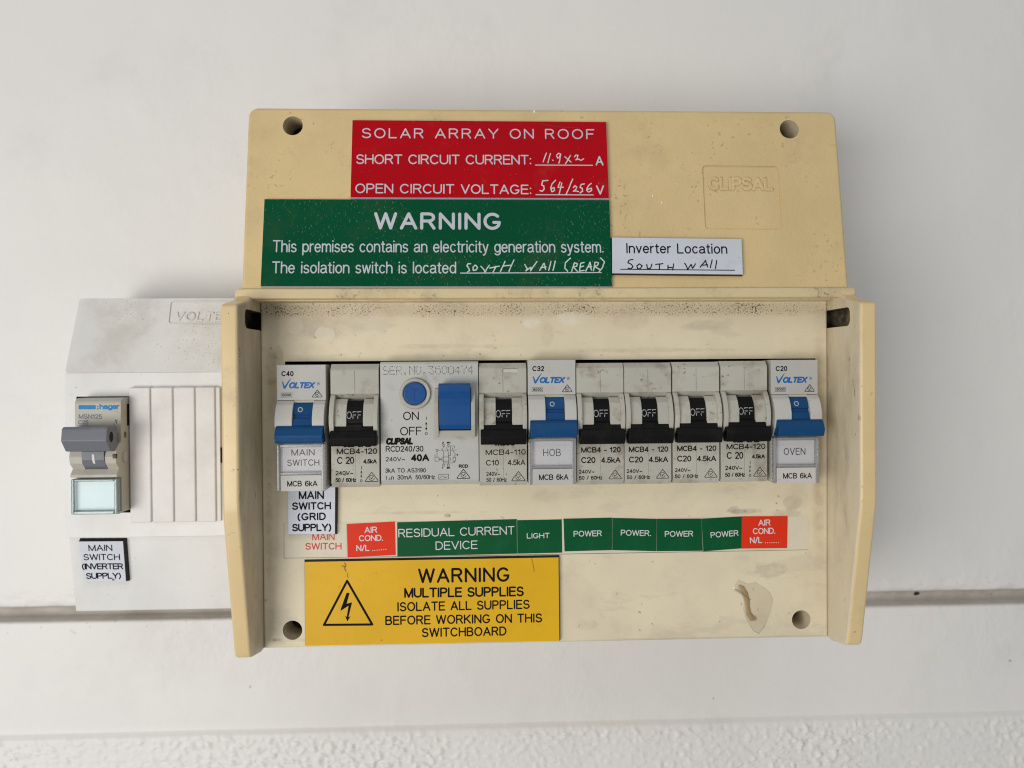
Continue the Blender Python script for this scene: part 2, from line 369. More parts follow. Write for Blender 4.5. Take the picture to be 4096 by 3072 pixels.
g('T', .62, [(0, 1), (.62, 1)], [(.31, 1), (.31, 0)])
g('U', .66, [(0, 1), (0, .32)] + arc(.33, .32, .33, .32, 180, 360)[1:] + [(.66, 1)])
g('V', .68, [(0, 1), (.34, 0), (.68, 1)])
g('W', 1.0, [(0, 1), (.24, 0), (.50, 1), (.76, 0), (1.0, 1)])
g('X', .66, [(0, 0), (.64, 1)], [(.02, 1), (.66, 0)])
g('Y', .68, [(0, 1), (.34, .42), (.68, 1)], [(.34, .42), (.34, 0)])
g('Z', .6, [(0, 1), (.6, 1), (0, 0), (.6, 0)])
g('0', .50, arc(.25, .5, .25, .5, 90, 450))
g('1', .30, [(.0, .76), (.20, .82), (.24, 1), (.24, 0)])
g('2', .50, arc(.25, .74, .25, .26, 165, -35)[:] + [(.02, 0), (.50, 0)])
g('3', .50, arc(.25, .76, .23, .24, 160, -80) + [(.18, .53)], [(.18, .53)] + arc(.24, .27, .26, .27, 80, -160))
g('4', .54, [(.54, .25), (0, .25), (.40, 1), (.40, 0)])
g('5', .50, [(.46, 1), (.09, 1), (.03, .50)] + arc(.24, .32, .26, .32, 130, -155)[1:])
g('6', .50, arc(.28, .60, .27, .40, 40, 180) + arc(.25, .31, .25, .31, 180, 540)[1:])
g('7', .48, [(0, 1), (.48, 1), (.16, 0)])
g('8', .50, arc(.25, .76, .22, .24, -90, 270), arc(.25, .27, .25, .265, 90, 450))
g('9', .50, arc(.25, .69, .25, .31, 0, 360) + arc(.22, .40, .28, .40, 0, -140)[1:])
X = .70
g('a', .50, arc(.24, .52, .22, .18, 160, 0) + [(.46, .12), (.52, .02)], [(.46, .42), (.22, .38)] + arc(.20, .19, .20, .19, 95, 300)[1:] + [(.46, .16)])
g('b', .50, [(0, 1), (0, 0)], arc(.25, X / 2, .25, X / 2, 180, -180))
g('c', .46, arc(.25, X / 2, .25, X / 2, 45, 315))
g('d', .50, [(.5, 1), (.5, 0)], arc(.25, X / 2, .25, X / 2, 0, 360))
g('e', .50, [(.01, .37), (.49, .37)] + arc(.25, X / 2, .25, X / 2, 4, 322)[1:])
g('g', .50, [(.5, X), (.5, -.08)] + arc(.25, -.06, .25, .2, 0, -150)[1:], arc(.25, X / 2, .25, X / 2, 0, 360))
g('h', .48, [(0, 1), (0, 0)], [(0, .42)] + arc(.24, .44, .24, .26, 170, 0) + [(.48, 0)])
g('i', .04, [(.02, 0), (.02, X)], [(.02, .97)])
g('j', .1, [(.1, X), (.1, -.2)])
g('k', .46, [(0, 0), (0, 1)], [(.42, X), (0, .26)], [(.15, .42), (.46, 0)])
g('l', .04, [(.02, 0), (.02, 1)])
g('m', .76, [(0, 0), (0, X)], [(0, .42)] + arc(.19, .46, .19, .24, 170, 0) + [(.38, 0)], [(.38, .42)] + arc(.57, .46, .19, .24, 170, 0) + [(.76, 0)])
g('n', .48, [(0, 0), (0, X)], [(0, .42)] + arc(.24, .44, .24, .26, 170, 0) + [(.48, 0)])
g('o', .52, arc(.26, X / 2, .26, X / 2, 90, 450))
g('p', .50, [(0, X), (0, -.28)], arc(.25, X / 2, .25, X / 2, 180, -180))
g('r', .26, [(0, 0), (0, X)], [(0, .40)] + arc(.24, .42, .24, .28, 170, 85))
g('s', .42, arc(.21, .52, .19, .18, 25, 255)[:-1] + [(.21, .36)] + arc(.21, .175, .21, .175, 75, -155)[1:])
g('t', .26, [(.12, .92), (.12, .10)] + arc(.24, .12, .12, .12, 180, 290), [(0, X), (.27, X)])
g('u', .48, [(0, X), (0, .24)] + arc(.24, .26, .24, .26, 190, 360) + [(.48, X)], [(.48, .3), (.48, 0)])
g('v', .46, [(0, X), (.23, 0), (.46, X)])
g('w', .70, [(0, X), (.17, 0), (.35, X), (.53, 0), (.70, X)])
g('y', .46, [(0, X), (.24, 0)], [(.46, X), (.20, -.16), (.10, -.28), (.02, -.27)])
g('z', .42, [(0, X), (.40, X), (0, 0), (.42, 0)])
g('.', .06, [(.03, .03)])
g(':', .06, [(.03, .06)], [(.03, .62)])
g('-', .30, [(0, .36), (.30, .36)])
g('/', .36, [(0, -.04), (.36, 1.04)])
g('(', .22, arc(.42, .42, .42, .66, 125, 235))
g(')', .22, arc(-.20, .42, .42, .66, 55, -55))
g('~', .50, [(0, .28), (.06, .40), (.14, .44), (.24, .36), (.34, .27), (.43, .29), (.50, .42)])
def text(mb, M, s, x0, y0, x1, y1, cap, sw, mat, n=.03, shear=0., track=.16):
    """letters along the baseline (x0,y0)-(x1,y1) of mapping M; cap height and stroke width in M's units"""
    A = Vector(M(x0, y0)); B = Vector(M(x1, y1)); e = (B - A); W = e.length; e.normalize(); f = Vector((-e.y, e.x))
    sw = sw * (1.27 if cap * M.s < 2.6 else 1.06); h = (cap - sw) * M.s; wd = sw * M.s
    tot = sum(G[c][0] for c in s) + track * (len(s) - 1)
    kx = (W - wd) / max(tot + (shear * .9), .05); x = 0.
    if len(s) == 1 and s in 'I1il.': kx = h
    for c in s:
        gw, st = G[c]
        for pts in st:
            P = []
            for a, b in pts:
                q = A + e * (wd / 2 + (x + a + b * shear) * kx) + f * (wd / 2 + b * h); P.append((q.x, q.y))
            mb.stroke(P, wd, n, mat)
        x += gw + track
def line(mb, M, pts, sw, mat, n=.03, cap=True): mb.stroke([M(*p) for p in pts], sw * M.s, n, mat, cap)
def ring(mb, M, cx, cy, r, sw, mat, n=.03, a0=0, a1=360, ry=None):
    line(mb, M, [(cx + r * math.cos(math.radians(a)), cy - (ry or r) * math.sin(math.radians(a))) for a in [a0 + (a1 - a0) * i / 24 for i in range(25)]], sw, mat, n)
def rcm(mb, M, ax, ay, bl, br, by, sw, mat, n=.03):      # triangle with a circled tick
    h = by - ay; w_ = br - bl; r = h * .07
    line(mb, M, [(ax - r * .6, ay + r), (ax, ay + r * .4), (ax + r * .6, ay + r), (br - r * .5, by - r * 1.5), (br, by - r * .4), (br - r, by), (bl + r, by), (bl, by - r * .4), (bl + r * .5, by - r * 1.5), (ax - r * .6, ay + r)], sw, mat, n)
    cx, cy, R = (bl + br) / 2, by - h * .37, h * .27
    ring(mb, M, cx, cy, R, sw * .75, mat, n, 60, 345)
    line(mb, M, [(cx - R * .4, cy - R * .15), (cx - R * .1, cy + R * .4), (cx + R * .75, cy - R * .65)], sw * .9, mat, n)
def scribble(mb, M, strokes, sw, mat, n=.03):            # handwriting, slightly shaky
    for st in strokes:
        P = []
        for i, (a, b) in enumerate(st):
            if i: # subdivide for a shaky hand
                pa, pb = st[i - 1]
                for t in (.33, .66): P.append((pa + (a - pa) * t + random.uniform(-1.6, 1.6), pb + (b - pb) * t + random.uniform(-1.6, 1.6)))
            P.append((a, b))
        line(mb, M, P, sw, mat, n)

# ------------------------------------------------------------------ the wall (boards above, roughcast below)
WALL = 66.0
wf = vplane(-WALL)
z_step = wf.hit(2048, 2440)[1]; z_low = wf.hit(2048, 2888)[1]
def wall_mesh():
    bm = bmesh.new()
    prof = [(2000, 0), (210, 0), (z_step + 22, 0), (z_step + 12, -.4), (z_step + 7.5, -.1), (z_step + 5.8, .5), (z_step + 5.0, 1.4), (z_step + 4.5, 3.4), (z_step + .6, 4.6), (z_step - .1, 3.6), (z_step - .4, -1.9), (z_step - .9, -2.3), (z_step - 3, -2.3), (z_low + 3, -2.2), (z_low + .5, -2.5), (z_low - .4, -3.8), (z_low - 1.5, -4.2)]
    dense = []
    for (z0, y0), (z1, y1) in zip(prof, prof[1:]):
        k = max(1, int(min(abs(z1 - z0) / (.8 if abs(z1 - z0) < 40 else 1.5), 90)))
        for i in range(k): t = i / k; dense.append((z0 + (z1 - z0) * t, y0 + (y1 - y0) * t))
    zz = z_low - 2
    while zz > z_low - 60: dense.append((zz, -4.2)); zz -= .45
    while zz > z_low - 130: dense.append((zz, -4.2)); zz -= 1.2
    dense += [(z_low - 131, -4.2), (-2000, -4.2)]
    xs = [-2500, -500] + [-330 + i * .75 for i in range(881)] + [500, 2500]
    rows = []
    for z, y in dense:
        r = []
        for x in xs:
            yy = y
            if -340 < x < 340 and z_low - 130.5 < z < 200:
                p = Vector((x * .03, z * .03, 0)); yy += mnoise.fractal(p, 1, 2, 4) * .22
                if z < z_low - .5:
                    a = min(1, (z_low - .5 - z) / 3) * (.45 + .9 * max(0, min(1, .5 + 1.3 * mnoise.noise(Vector((x * .018, z * .03, 7))))))
                    q = Vector((x * .36, z * .36, 3.)); nn = mnoise.fractal(q, .9, 2.1, 4)
                    cl = max(0, nn - .02) ** .8
                    yy -= cl * 1.15 * a; yy += max(0, mnoise.noise(Vector((x * .42, z * .42, 9))) - .34) * 2.4 * a
                if z_step + 1 < z < z_step + 13: # flaky lower edge of the upper board
                    yy += mnoise.fractal(Vector((x * .12, z * .3, 5)), 1, 2, 4) * .5
            r.append(bm.verts.new((x * MM, (WALL + yy) * MM, z * MM)))
        rows.append(r)
    for a, b in zip(rows, rows[1:]):
        for i in range(len(xs) - 1): bm.faces.new((a[i], b[i], b[i + 1], a[i + 1]))
    me = bpy.data.meshes.new('wall'); bm.to_mesh(me); bm.free()
    me.polygons.foreach_set('use_smooth', [True] * len(me.polygons)); return me
wo = bpy.data.objects.new('wall', wall_mesh()); COL.objects.link(wo); wo['kind'] = 'structure'
def wall_mat():
    mt = bpy.data.materials.new('painted_board'); mt.use_nodes = True; nt = mt.node_tree; L = nt.links; b = nt.nodes["Principled BSDF"]
    tc = N(nt, 'ShaderNodeTexCoord'); v = tc.outputs['Object']
    def noi(scale, det=5, ro=.55, st=None):
        src = v
        if st: mp = N(nt, 'ShaderNodeMapping'); mp.inputs['Scale'].default_value = st; L.new(v, mp.inputs[0]); src = mp.outputs[0]
        n = N(nt, 'ShaderNodeTexNoise'); n.inputs['Scale'].default_value = scale; n.inputs['Detail'].default_value = det; n.inputs['Roughness'].default_value = ro
        L.new(src, n.inputs['Vector']); return n.outputs[0]
    c = mixc(nt, smooth(nt, noi(9), .35, .7), (.80, .785, .76), (.77, .76, .74))
    c = mixc(nt, mth(nt, 'MULTIPLY', smooth(nt, noi(26, 7, .65), .56, .76), .16), c, (.55, .53, .51))
    # joint between the boards: its shade and grime put into the colour
    sp = N(nt, 'ShaderNodeSeparateXYZ'); L.new(v, sp.inputs[0])
    zz = mth(nt, 'ABSOLUTE', mth(nt, 'SUBTRACT', sp.outputs[2], (z_step + 2.0) * MM))
    bb = mth(nt, 'SUBTRACT', 1.0, smooth(nt, zz, .0022, .0042), True)
    c = mixc(nt, mth(nt, 'MULTIPLY', bb, mth(nt, 'ADD', mth(nt, 'MULTIPLY', noi(60), .7), .35)), c, (.33, .285, .23))
    bb2 = mth(nt, 'SUBTRACT', 1.0, smooth(nt, zz, .002, .014), True)
    sk = mth(nt, 'MULTIPLY', smooth(nt, noi(420, 2), .66, .72), bb2)
    c = mixc(nt, mth(nt, 'MULTIPLY', sk, .4), c, (.30, .26, .21))
    sk = smooth(nt, noi(200, 1, .4), .835, .845)
    c = mixc(nt, mth(nt, 'MULTIPLY', sk, .5), c, (.25, .22, .20))
    ax_, az_ = wf.hit(3686, 2384)      # a dead insect caught in the joint
    dx = mth(nt, 'DIVIDE', mth(nt, 'SUBTRACT', sp.outputs[0], ax_ * MM), .0017); dz = mth(nt, 'DIVIDE', mth(nt, 'SUBTRACT', sp.outputs[2], az_ * MM), .0013)
    rr_ = mth(nt, 'ADD', mth(nt, 'ADD', mth(nt, 'MULTIPLY', dx, dx), mth(nt, 'MULTIPLY', dz, dz)), mth(nt, 'MULTIPLY', noi(700, 2), 1.2))
    c = mixc(nt, mth(nt, 'SUBTRACT', 1.0, smooth(nt, rr_, 1.0, 1.5), True), c, (.03, .025, .02))
    L.new(c, b.inputs['Base Color']); b.inputs['Roughness'].default_value = .5; b.inputs['Specular IOR Level'].default_value = .3
    bp = N(nt, 'ShaderNodeBump'); bp.inputs['Strength'].default_value = .35; bp.inputs['Distance'].default_value = .001
    patch = smooth(nt, noi(14, 3), .5, .62)
    h = mth(nt, 'ADD', mth(nt, 'MULTIPLY', noi(380, 4), .30), mth(nt, 'MULTIPLY', mth(nt, 'MULTIPLY', noi(150, 6, .6, (1, 1, .6)), patch), 1.7)); L.new(h, bp.inputs['Height']); L.new(bp.outputs[0], b.inputs['Normal'])
    return mt
wo.data.materials.append(wall_mat())

# ------------------------------------------------------------------ the cream switchboard box
HI, HO, HT = 106.8, 112.7, 110.6
Z_BOT, Z_TOP = -100.7, 100.1
pf = vplane(0)
box = thing('switchboard_box', 'large yellowed cream switchboard box with open front, holding the long row of breakers', 'switchboard', pf)
def slope(v): return 8.5 - 9.6 * (v - 32.0) / 68.1
coverF = Frame((0, -8.5, 32.0), (0, 9.6, 68.1))
# upper cover
mb = MB(); mb.prism(rr(-HT, 28, HT, Z_TOP, 3.6, 6), -WALL + 2, lambda a, b: slope(b), M_cover, 1.3, 4, edges='hi')
cuts = []
wells = []
for (px, py) in ((1171, 503), (3157, 517)):
    u, v = coverF.hit(px, py); wz = 32 + v * coverF.V.z; wells.append((u, wz, slope(wz)))
    c = MB(); c.cyl(u, wz, 3.65, slope(wz) - 13, slope(wz) + 5, M_inner, k=48); cuts.append(c)
# pressed badge: shallow rounded square
bf = zoom(coverF, 2600, 400, .452)
BZ = lambda x, y: (lambda p: (p[0], 32 + p[1] * coverF.V.z))(bf(x, y)); BZ.s = bf.s
def badge_outline(ins=0):
    c = [BZ(462 + ins, 578 + ins), BZ(1136 - ins, 585 + ins), BZ(1166 - ins, 1146 - ins), BZ(488 + ins, 1142 - ins)]
    out = []
    for i in range(4):
        p = Vector(c[i]); a = (Vector(c[i - 1]) - p).normalized(); b = (Vector(c[(i + 1) % 4]) - p).normalized(); r = 1.7
        for t in (0, .25, .5, .75, 1):
            q = (p + a * r) * (1 - t) ** 2 + p * 2 * t * (1 - t) + (p + b * r) * t ** 2; out.append((q.x, q.y))
    return out
c = MB(); c.prism(badge_outline(), lambda a, b: slope(b) - .55, lambda a, b: slope(b) + 3, M_cover); cuts.append(c)
mobj('upper_cover', boolean(mb, cuts), box)
# raised letters on the badge
mb = MB()
L3 = MB()
cf = coverF.off(n=-.55)
Mb = zoom(cf, 2600, 400, .452)
text(mb, Mb, 'CLIPSAL', 512, 800, 1092, 806, 122, 26, M_cover, n=.0, track=.2)
me = mb.mesh('t'); bmx = bmesh.new(); bmx.from_mesh(me)
r = bmesh.ops.extrude_face_region(bmx, geom=bmx.faces[:]); vs_ = [e for e in r['geom'] if isinstance(e, bmesh.types.BMVert)]
bmesh.ops.translate(bmx, vec=(0, 0, .38 * MM), verts=vs_); bmesh.ops.recalc_face_normals(bmx, faces=bmx.faces); bmx.to_mesh(me); bmx.free()
o = mobj('embossed_badge', me, box); o.matrix_parent_inverse = Matrix.Identity(4); o.matrix_local = pf.mat().inverted() @ cf.mat()
# recessed panel
top_r = vplane(9.6).hit(2000, 1193)[1]
mb = MB(); mb.prism([(-HI, Z_BOT), (HI, Z_BOT), (HI, 31), (-HI, 31)], -WALL + 2, 0, M_panel, 1.2, 3, edges='hi')
cuts = []
w0 = pf.hit(1140, 1446); w1 = pf.hit(3262, 1440)
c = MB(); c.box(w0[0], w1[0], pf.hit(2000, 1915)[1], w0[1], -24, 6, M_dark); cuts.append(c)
for px, py in ((1170, 2521), (3205, 2479)):
    u, v = pf.hit(px, py); wells.append((u, v, 0)); c = MB(); c.cyl(u, v, 3.6, -13, 5, M_inner, k=48); cuts.append(c)
mobj('recessed_panel', boolean(mb, cuts), box)
# horizontal lip under the cover
mb = MB(); mb.prism(rr(-HO, top_r, HO, 31.9, 1.5, 5), -WALL + 2, 9.6, M_ridge, .7, 3, edges='hi')
mb.prism([(-HI, top_r - .55), (HI, top_r - .55), (HI, top_r + 1), (-HI, top_r + 1)], -5, 6.8, M_ridge, .3)
mobj('ledge', (lambda: mb.mesh('ledge'))(), box)
# cheeks
zt_f = vplane(23.5).hit(930, 1217)[1]; zt_b = vplane(12).hit(1009, 1199)[1]
zk = -44.9; zb_f = vplane(13.4).hit(960, 2640)[1]
hole_t = pf.hit(1039, 1248)[1]; hole_b = pf.hit(1039, 1321)[1]
for s in (-1, 1):
    mb = MB()
    prof = [(-WALL + 2, Z_BOT - .5), (2, Z_BOT - .6), (11, zb_f), (13.4, zb_f + .8), (14.2, zb_f + 3), (23.5, zk - 1), (23.7, zk + 4), (23.5, zt_f), (12, zt_b), (9, 29.5), (-WALL + 2, 29.5)]
    u0, u1 = (HI, HO) if s > 0 else (-HO, -HI)
    mb.prism(prof, u0, u1, M_cheek, 1.1, 4, ax='nv')
    mb.mi(M_inner)
    c = MB(); a0, a1 = (HI - .5, HI + 5.0) if s > 0 else (-HI - 5.0, -HI + .5)
    c.prism([(-9, hole_b), (14.6, hole_b - .3), (15.9, hole_b + .4), (16.4, hole_b + 1.6), (16.3, hole_t - 2.0), (15.7, hole_t - .8), (14.4, hole_t - .3), (-9, hole_t)], a0, a1, M_holewall, ax='nv')  # dark brown cut faces put the pocket's inner shade into the colour
    me = boolean(mb, [c])
    names = [m_.name if m_ else '' for m_ in me.materials]
    ii = names.index('grimy_cream_plastic') if 'grimy_cream_plastic' in names else None
    if ii is None: me.materials.append(M_inner); ii = len(me.materials) - 1
    ic = names.index('yellowed_gloss_plastic')
    for p in me.polygons:      # unexposed inner faces stayed paler than the yellowed outside
        if p.material_index == ic and p.normal.x * s < -.75: p.material_index = ii
    mobj('side_cheek', me, box)
for u, v, n in wells:
    mb = MB(); k = (u, v)
    mb.cyl(u + .5 * (1 if u < 0 else -1), v - .6, 2.75, n - 13.2, n - 11.2, M_screw, .5)
    mb.box(u - 1.6, u + 2.0, v - 1.0, v - .3, n - 11.5, n - 11.1, M_dark); mb.cyl(u, v, 3.6, n - 13.1, n - 12.9, M_dark)  # dark floor disc puts the shade of a deeper hole into the colour
    mb.build('screw', box)
# black hinge stub gaps where the lid used to clip in, white paint flecks
for (x, y, r) in ((525, 103, 11), (1571, 848, 8), (1652, 910, 8)):
    mb = MB(); u, v = zoom(coverF, 1900, 400, .452)(x, y); wz = 32 + v * coverF.V.z
    mb.prism([(u + r * .0412 * math.cos(a) * (.8 + .2 * math.sin(3 * a)), wz + r * .05 * math.sin(a)) for a in [i * PI / 6 for i in range(12)]], slope(wz) - .3, slope(wz) + .12, M_fleck)
    mb.build('paint_fleck', box)

def marks(parent, name, fr, Z, pts, r, mat):
    mb = MB()
    for x, y in pts:
        a, b = Z(x, y); rr_ = r * random.uniform(.5, 1.2) * Z.s
        mb.lift += 1; mb.flat([(a + rr_ * random.uniform(.4, 1.2) * math.cos(q), b + rr_ * random.uniform(.4, 1.2) * math.sin(q)) for q in [k * PI / 4 for k in range(8)]], .02 + .003 * (mb.lift % 5), mat)
    o = mb.build(name, parent); o.matrix_local = pf.mat().inverted() @ fr.mat(); return o
ck = vplane(23.56)
for cl in (((156, 375), (158, 378)), ((222, 1142), (224, 1143))): marks(box, 'scuff_mark', ck, zoom(ck, 850, 1100, .407), cl, 4, M_screw)
marks(box, 'scuff_mark', ck, zoom(ck, 200, 1800, .407), [(1745, 300), (1760, 292), (1772, 290), (1768, 280)], 8, M_screw)
cg = vplane(23.56); marks(box, 'scuff_mark', cg, zoom(cg, 850, 1100, .407), [(265, 715), (268, 728), (262, 742), (270, 770), (264, 800), (268, 850)], 6, M_screw)
# ------------------------------------------------------------------ laminated signs and stickers
def sign(name, label, fr, th, quad, face, core, group=None, cat='sign', bev=.28):
    """quad: four photo-pixel corners TL TR BR BL on the sign's front face; fr is the surface it is stuck on"""
    f = fr.off(n=th); pts = [Vector(f.hit(*q)) for q in quad]; c = sum(pts, Vector((0, 0))) / 4
    fo = f.off(u=c.x, v=c.y); P = [tuple(p - c) for p in pts]
    t = thing(name, label, cat, fo, group)
    mb = MB(); mb.prism([P[3], P[2], P[1], P[0]], -th, -.12, core, 0)
    if bev: # bevel: core splays out behind the face
        mb.bm.free(); mb = MB()
        big = [(x + (bev if x > 0 else -bev), y + (bev if y > 0 else -bev)) for x, y in P]
        n = 4; bm = mb.bm; k = mb.mi(core)
        lo = [bm.verts.new(Vector((x, y, -th)) * MM) for x, y in big]; hi = [bm.verts.new(Vector((x, y, -.1)) * MM) for x, y in P]
        for i in range(4):
            bm.faces.new((lo[i], lo[(i + 1) % 4], hi[(i + 1) % 4], hi[i]))
        bm.faces.new(lo); bm.faces.new(hi); bmesh.ops.recalc_face_normals(bm, faces=bm.faces)
    mb.prism([P[3], P[2], P[1], P[0]], -.1, 0, face, 0)
    mb.build('plate', t)
    return t, fo
def quadz(ox, oy, k, *pts): return [(ox + k * x, oy + k * y) for x, y in pts]

# red
t, fr = sign('engraved_sign', 'red engraved sign about the solar array, at top of the box cover', coverF, 1.6, [(1410, 480.5), (2424.3, 488), (2435.6, 793), (1402, 789)], M_red, M_white)
mb = MB(); A = zoom(fr, 900, 400, .452); hw = MB()
text(mb, A, 'SOLAR ARRAY ON ROOF', 1210, 338, 3270, 347, 96, 11, M_white, track=.34)
text(mb, A, 'SHORT CIRCUIT CURRENT:', 1160, 567, 2712, 572, 91, 11, M_white, track=.19)
text(mb, A, 'OPEN CIRCUIT VOLTAGE:', 1152, 825, 2713, 835, 90, 11, M_white, track=.21)
line(mb, A, [(2748, 576), (3252, 578)], 9, M_white); line(mb, A, [(2752, 838), (3258, 840)], 9, M_white)
text(mb, A, 'A', 3280, 580, 3350, 580, 90, 12.5, M_white); text(mb, A, 'V', 3285, 838, 3357, 838, 88, 12.5, M_white)
mb.build('lettering', t)
B = zoom(fr, 1900, 400, .452)
scribble(hw, B, [[(632, 470), (603, 548)], [(668, 474), (645, 556)], [(688, 532), (690, 536)], [(757, 478), (738, 472), (722, 490), (730, 515), (748, 505), (758, 478), (750, 530), (742, 560)], [(795, 502), (850, 550)], [(845, 490), (800, 565)], [(880, 505), (890, 488), (912, 490), (905, 515), (892, 530), (920, 522), (935, 535), (962, 520)]], 9, M_handw)
scribble(hw, B, [[(645, 712), (598, 716), (590, 752), (610, 762), (612, 790), (595, 810), (575, 800)], [(712, 710), (680, 745), (670, 785), (682, 812), (705, 800), (700, 775), (678, 785)], [(752, 726), (735, 775), (782, 772)], [(768, 735), (745, 832)], [(865, 700), (835, 770), (805, 840)], [(870, 775), (885, 758), (900, 770), (892, 792), (870, 808), (890, 805), (915, 810)], [(968, 742), (940, 748), (930, 775), (950, 782), (952, 808), (930, 822)], [(1028, 738), (1000, 765), (988, 800), (1005, 815), (1032, 800), (1028, 780), (998, 790)]], 10, M_handw)
hw.build('handwriting', t)
st = MB(); scribble(st, B, [[(585, 212), (640, 222), (720, 234), (800, 242), (905, 246)]], 5, M_stain_r); st.build('scratch', t)
# green
t, fr = sign('engraved_sign', 'wide green engraved warning sign on the cover, below the red sign', coverF, 1.45, [(1058, 796.5), (2437, 801), (2448, 1146), (1042.5, 1145)], M_green, M_white)
mb = MB(); hw = MB(); A = zoom(fr, 900, 400, .452)
text(mb, A, 'WARNING', 1318, 1146, 2447, 1150, 158, 26, M_white, track=.30)
text(mb, A, 'This premises contains an electricity generation system.', 420, 1348, 3352, 1352, 110, 11, M_white, track=.19)
text(mb, A, 'The isolation switch is located', 414, 1535, 2046, 1536, 108, 11, M_white, track=.19)
line(mb, A, [(2085, 1532), (3328, 1527)], 9, M_white)
mb.build('lettering', t); B = zoom(fr, 1900, 400, .452)
scribble(hw, B, [[(-38, 1450), (-62, 1448), (-72, 1468), (-55, 1490), (-48, 1510), (-68, 1525)], [(0, 1462), (-18, 1480), (-15, 1508), (10, 1505), (22, 1485), (10, 1465), (0, 1462)], [(52, 1472), (78, 1500), (88, 1528), (100, 1500), (128, 1462)], [(130, 1488), (215, 1470)], [(185, 1472), (160, 1522)], [(265, 1428), (225, 1518)], [(345, 1415), (300, 1518)], [(245, 1470), (325, 1462)], [(440, 1455), (462, 1490), (450, 1512), (495, 1480), (492, 1512), (548, 1430)], [(572, 1508), (612, 1445), (625, 1500)], [(585, 1482), (628, 1478)], [(672, 1428), (652, 1508)], [(710, 1425), (690, 1508)], [(845, 1400), (800, 1440), (795, 1490), (820, 1515)], [(880, 1440), (855, 1518)], [(880, 1440), (905, 1448), (900, 1470), (872, 1480), (910, 1520)], [(965, 1438), (935, 1445), (925, 1515), (965, 1508)], [(930, 1480), (960, 1470)], [(980, 1515), (1018, 1435), (1030, 1505)], [(995, 1480), (1032, 1475)], [(1062, 1435), (1048, 1510)], [(1062, 1435), (1092, 1440), (1085, 1462), (1058, 1472), (1105, 1500)], [(1110, 1398), (1145, 1430), (1130, 1480), (1095, 1525)]], 10, M_handw)
hw.build('handwriting', t)
# white inverter location
t, fr = sign('engraved_sign', 'white engraved sign giving the inverter location, right of the green sign', coverF, 1.5, [(2448, 950), (2966, 956.5), (2971.5, 1098), (2449, 1093)], M_lwhite, M_lblack)
mb = MB(); hw = MB(); A = zoom(fr, 1900, 400, .452)
text(mb, A, 'Inverter Location', 1338, 1357, 2234, 1362, 92, 11, M_ink, track=.22)
line(mb, A, [(1288, 1498), (2297, 1507)], 8, M_ink); mb.build('lettering', t)
scribble(hw, A, [[(1398, 1412), (1362, 1418), (1352, 1440), (1385, 1455), (1398, 1478), (1375, 1495), (1355, 1488)], [(1455, 1450), (1432, 1468), (1438, 1495), (1462, 1492), (1480, 1468), (1455, 1450)], [(1520, 1455), (1528, 1495), (1552, 1490), (1565, 1452)], [(1598, 1455), (1662, 1448)], [(1630, 1452), (1632, 1500)], [(1708, 1462), (1708, 1502)], [(1708, 1482), (1752, 1485)], [(1758, 1450), (1750, 1505)], [(1855, 1445), (1872, 1470), (1882, 1500), (1912, 1455), (1925, 1490), (1950, 1450)], [(1992, 1480), (2040, 1420), (2058, 1478)], [(2010, 1462), (2058, 1458)], [(2098, 1415), (2082, 1485)], [(2138, 1420), (2128, 1492)]], 10, M_ink)
hw.build('handwriting', t)
# yellow
t, fr = sign('engraved_sign', 'yellow engraved multiple supplies warning sign with a lightning triangle', pf, 1.7, [(1218.5, 2248), (2233.8, 2229.8), (2237.3, 2563.5), (1221, 2583)], M_yellow, M_lblack, bev=.5)
mb = MB(); A = zoom(fr, 1500, 1950, .407)
text(mb, A, 'WARNING', 424, 941, 1326, 926, 146, 21, M_ink, track=.28)
text(mb, A, 'MULTIPLE SUPPLIES', 287, 1085, 1463, 1069, 99, 16.5, M_ink, track=.22)
text(mb, A, 'ISOLATE ALL SUPPLIES', 218, 1219, 1521, 1193, 93, 13.5, M_ink, track=.24)
text(mb, A, 'BEFORE WORKING ON THIS', 101, 1353, 1643, 1326, 92, 13.5, M_ink, track=.24)
text(mb, A, 'SWITCHBOARD', 460, 1472, 1293, 1455, 92, 13.5, M_ink, track=.24)
B = zoom(fr, 850, 1950, .407)
mb.build('lettering', t); mb = MB()
line(mb, B, [(1323, 917), (1570, 1346)], 22, M_ink); line(mb, B, [(1570, 1346), (1096, 1350)], 22, M_ink, .036); line(mb, B, [(1096, 1350), (1323, 917)], 22, M_ink, .042)
mb.flat([B(*p) for p in ((1318, 1035), (1348, 1036), (1318, 1142), (1372, 1128), (1336, 1275), (1357, 1264), (1325, 1316), (1304, 1264), (1320, 1270), (1337, 1162), (1258, 1213), (1262, 1190))], .03, M_ink)
mb.build('hazard_symbol', t)
for Z_, pts_, r_ in ((B, [(1300, 742), (1310, 770), (1295, 790), (1312, 822)], 13), (B, [(1272, 770), (1300, 776)], 12), (B, [(1328, 845), (1326, 860), (1332, 885)], 9), (A, [(1540, 700), (1550, 740), (1560, 790), (1563, 825)], 8), (A, [(60, 1498), (66, 1506)], 9)):
    st = MB(); scribble(st, Z_, [pts_], r_, M_stain_y); st.build('stain', t)
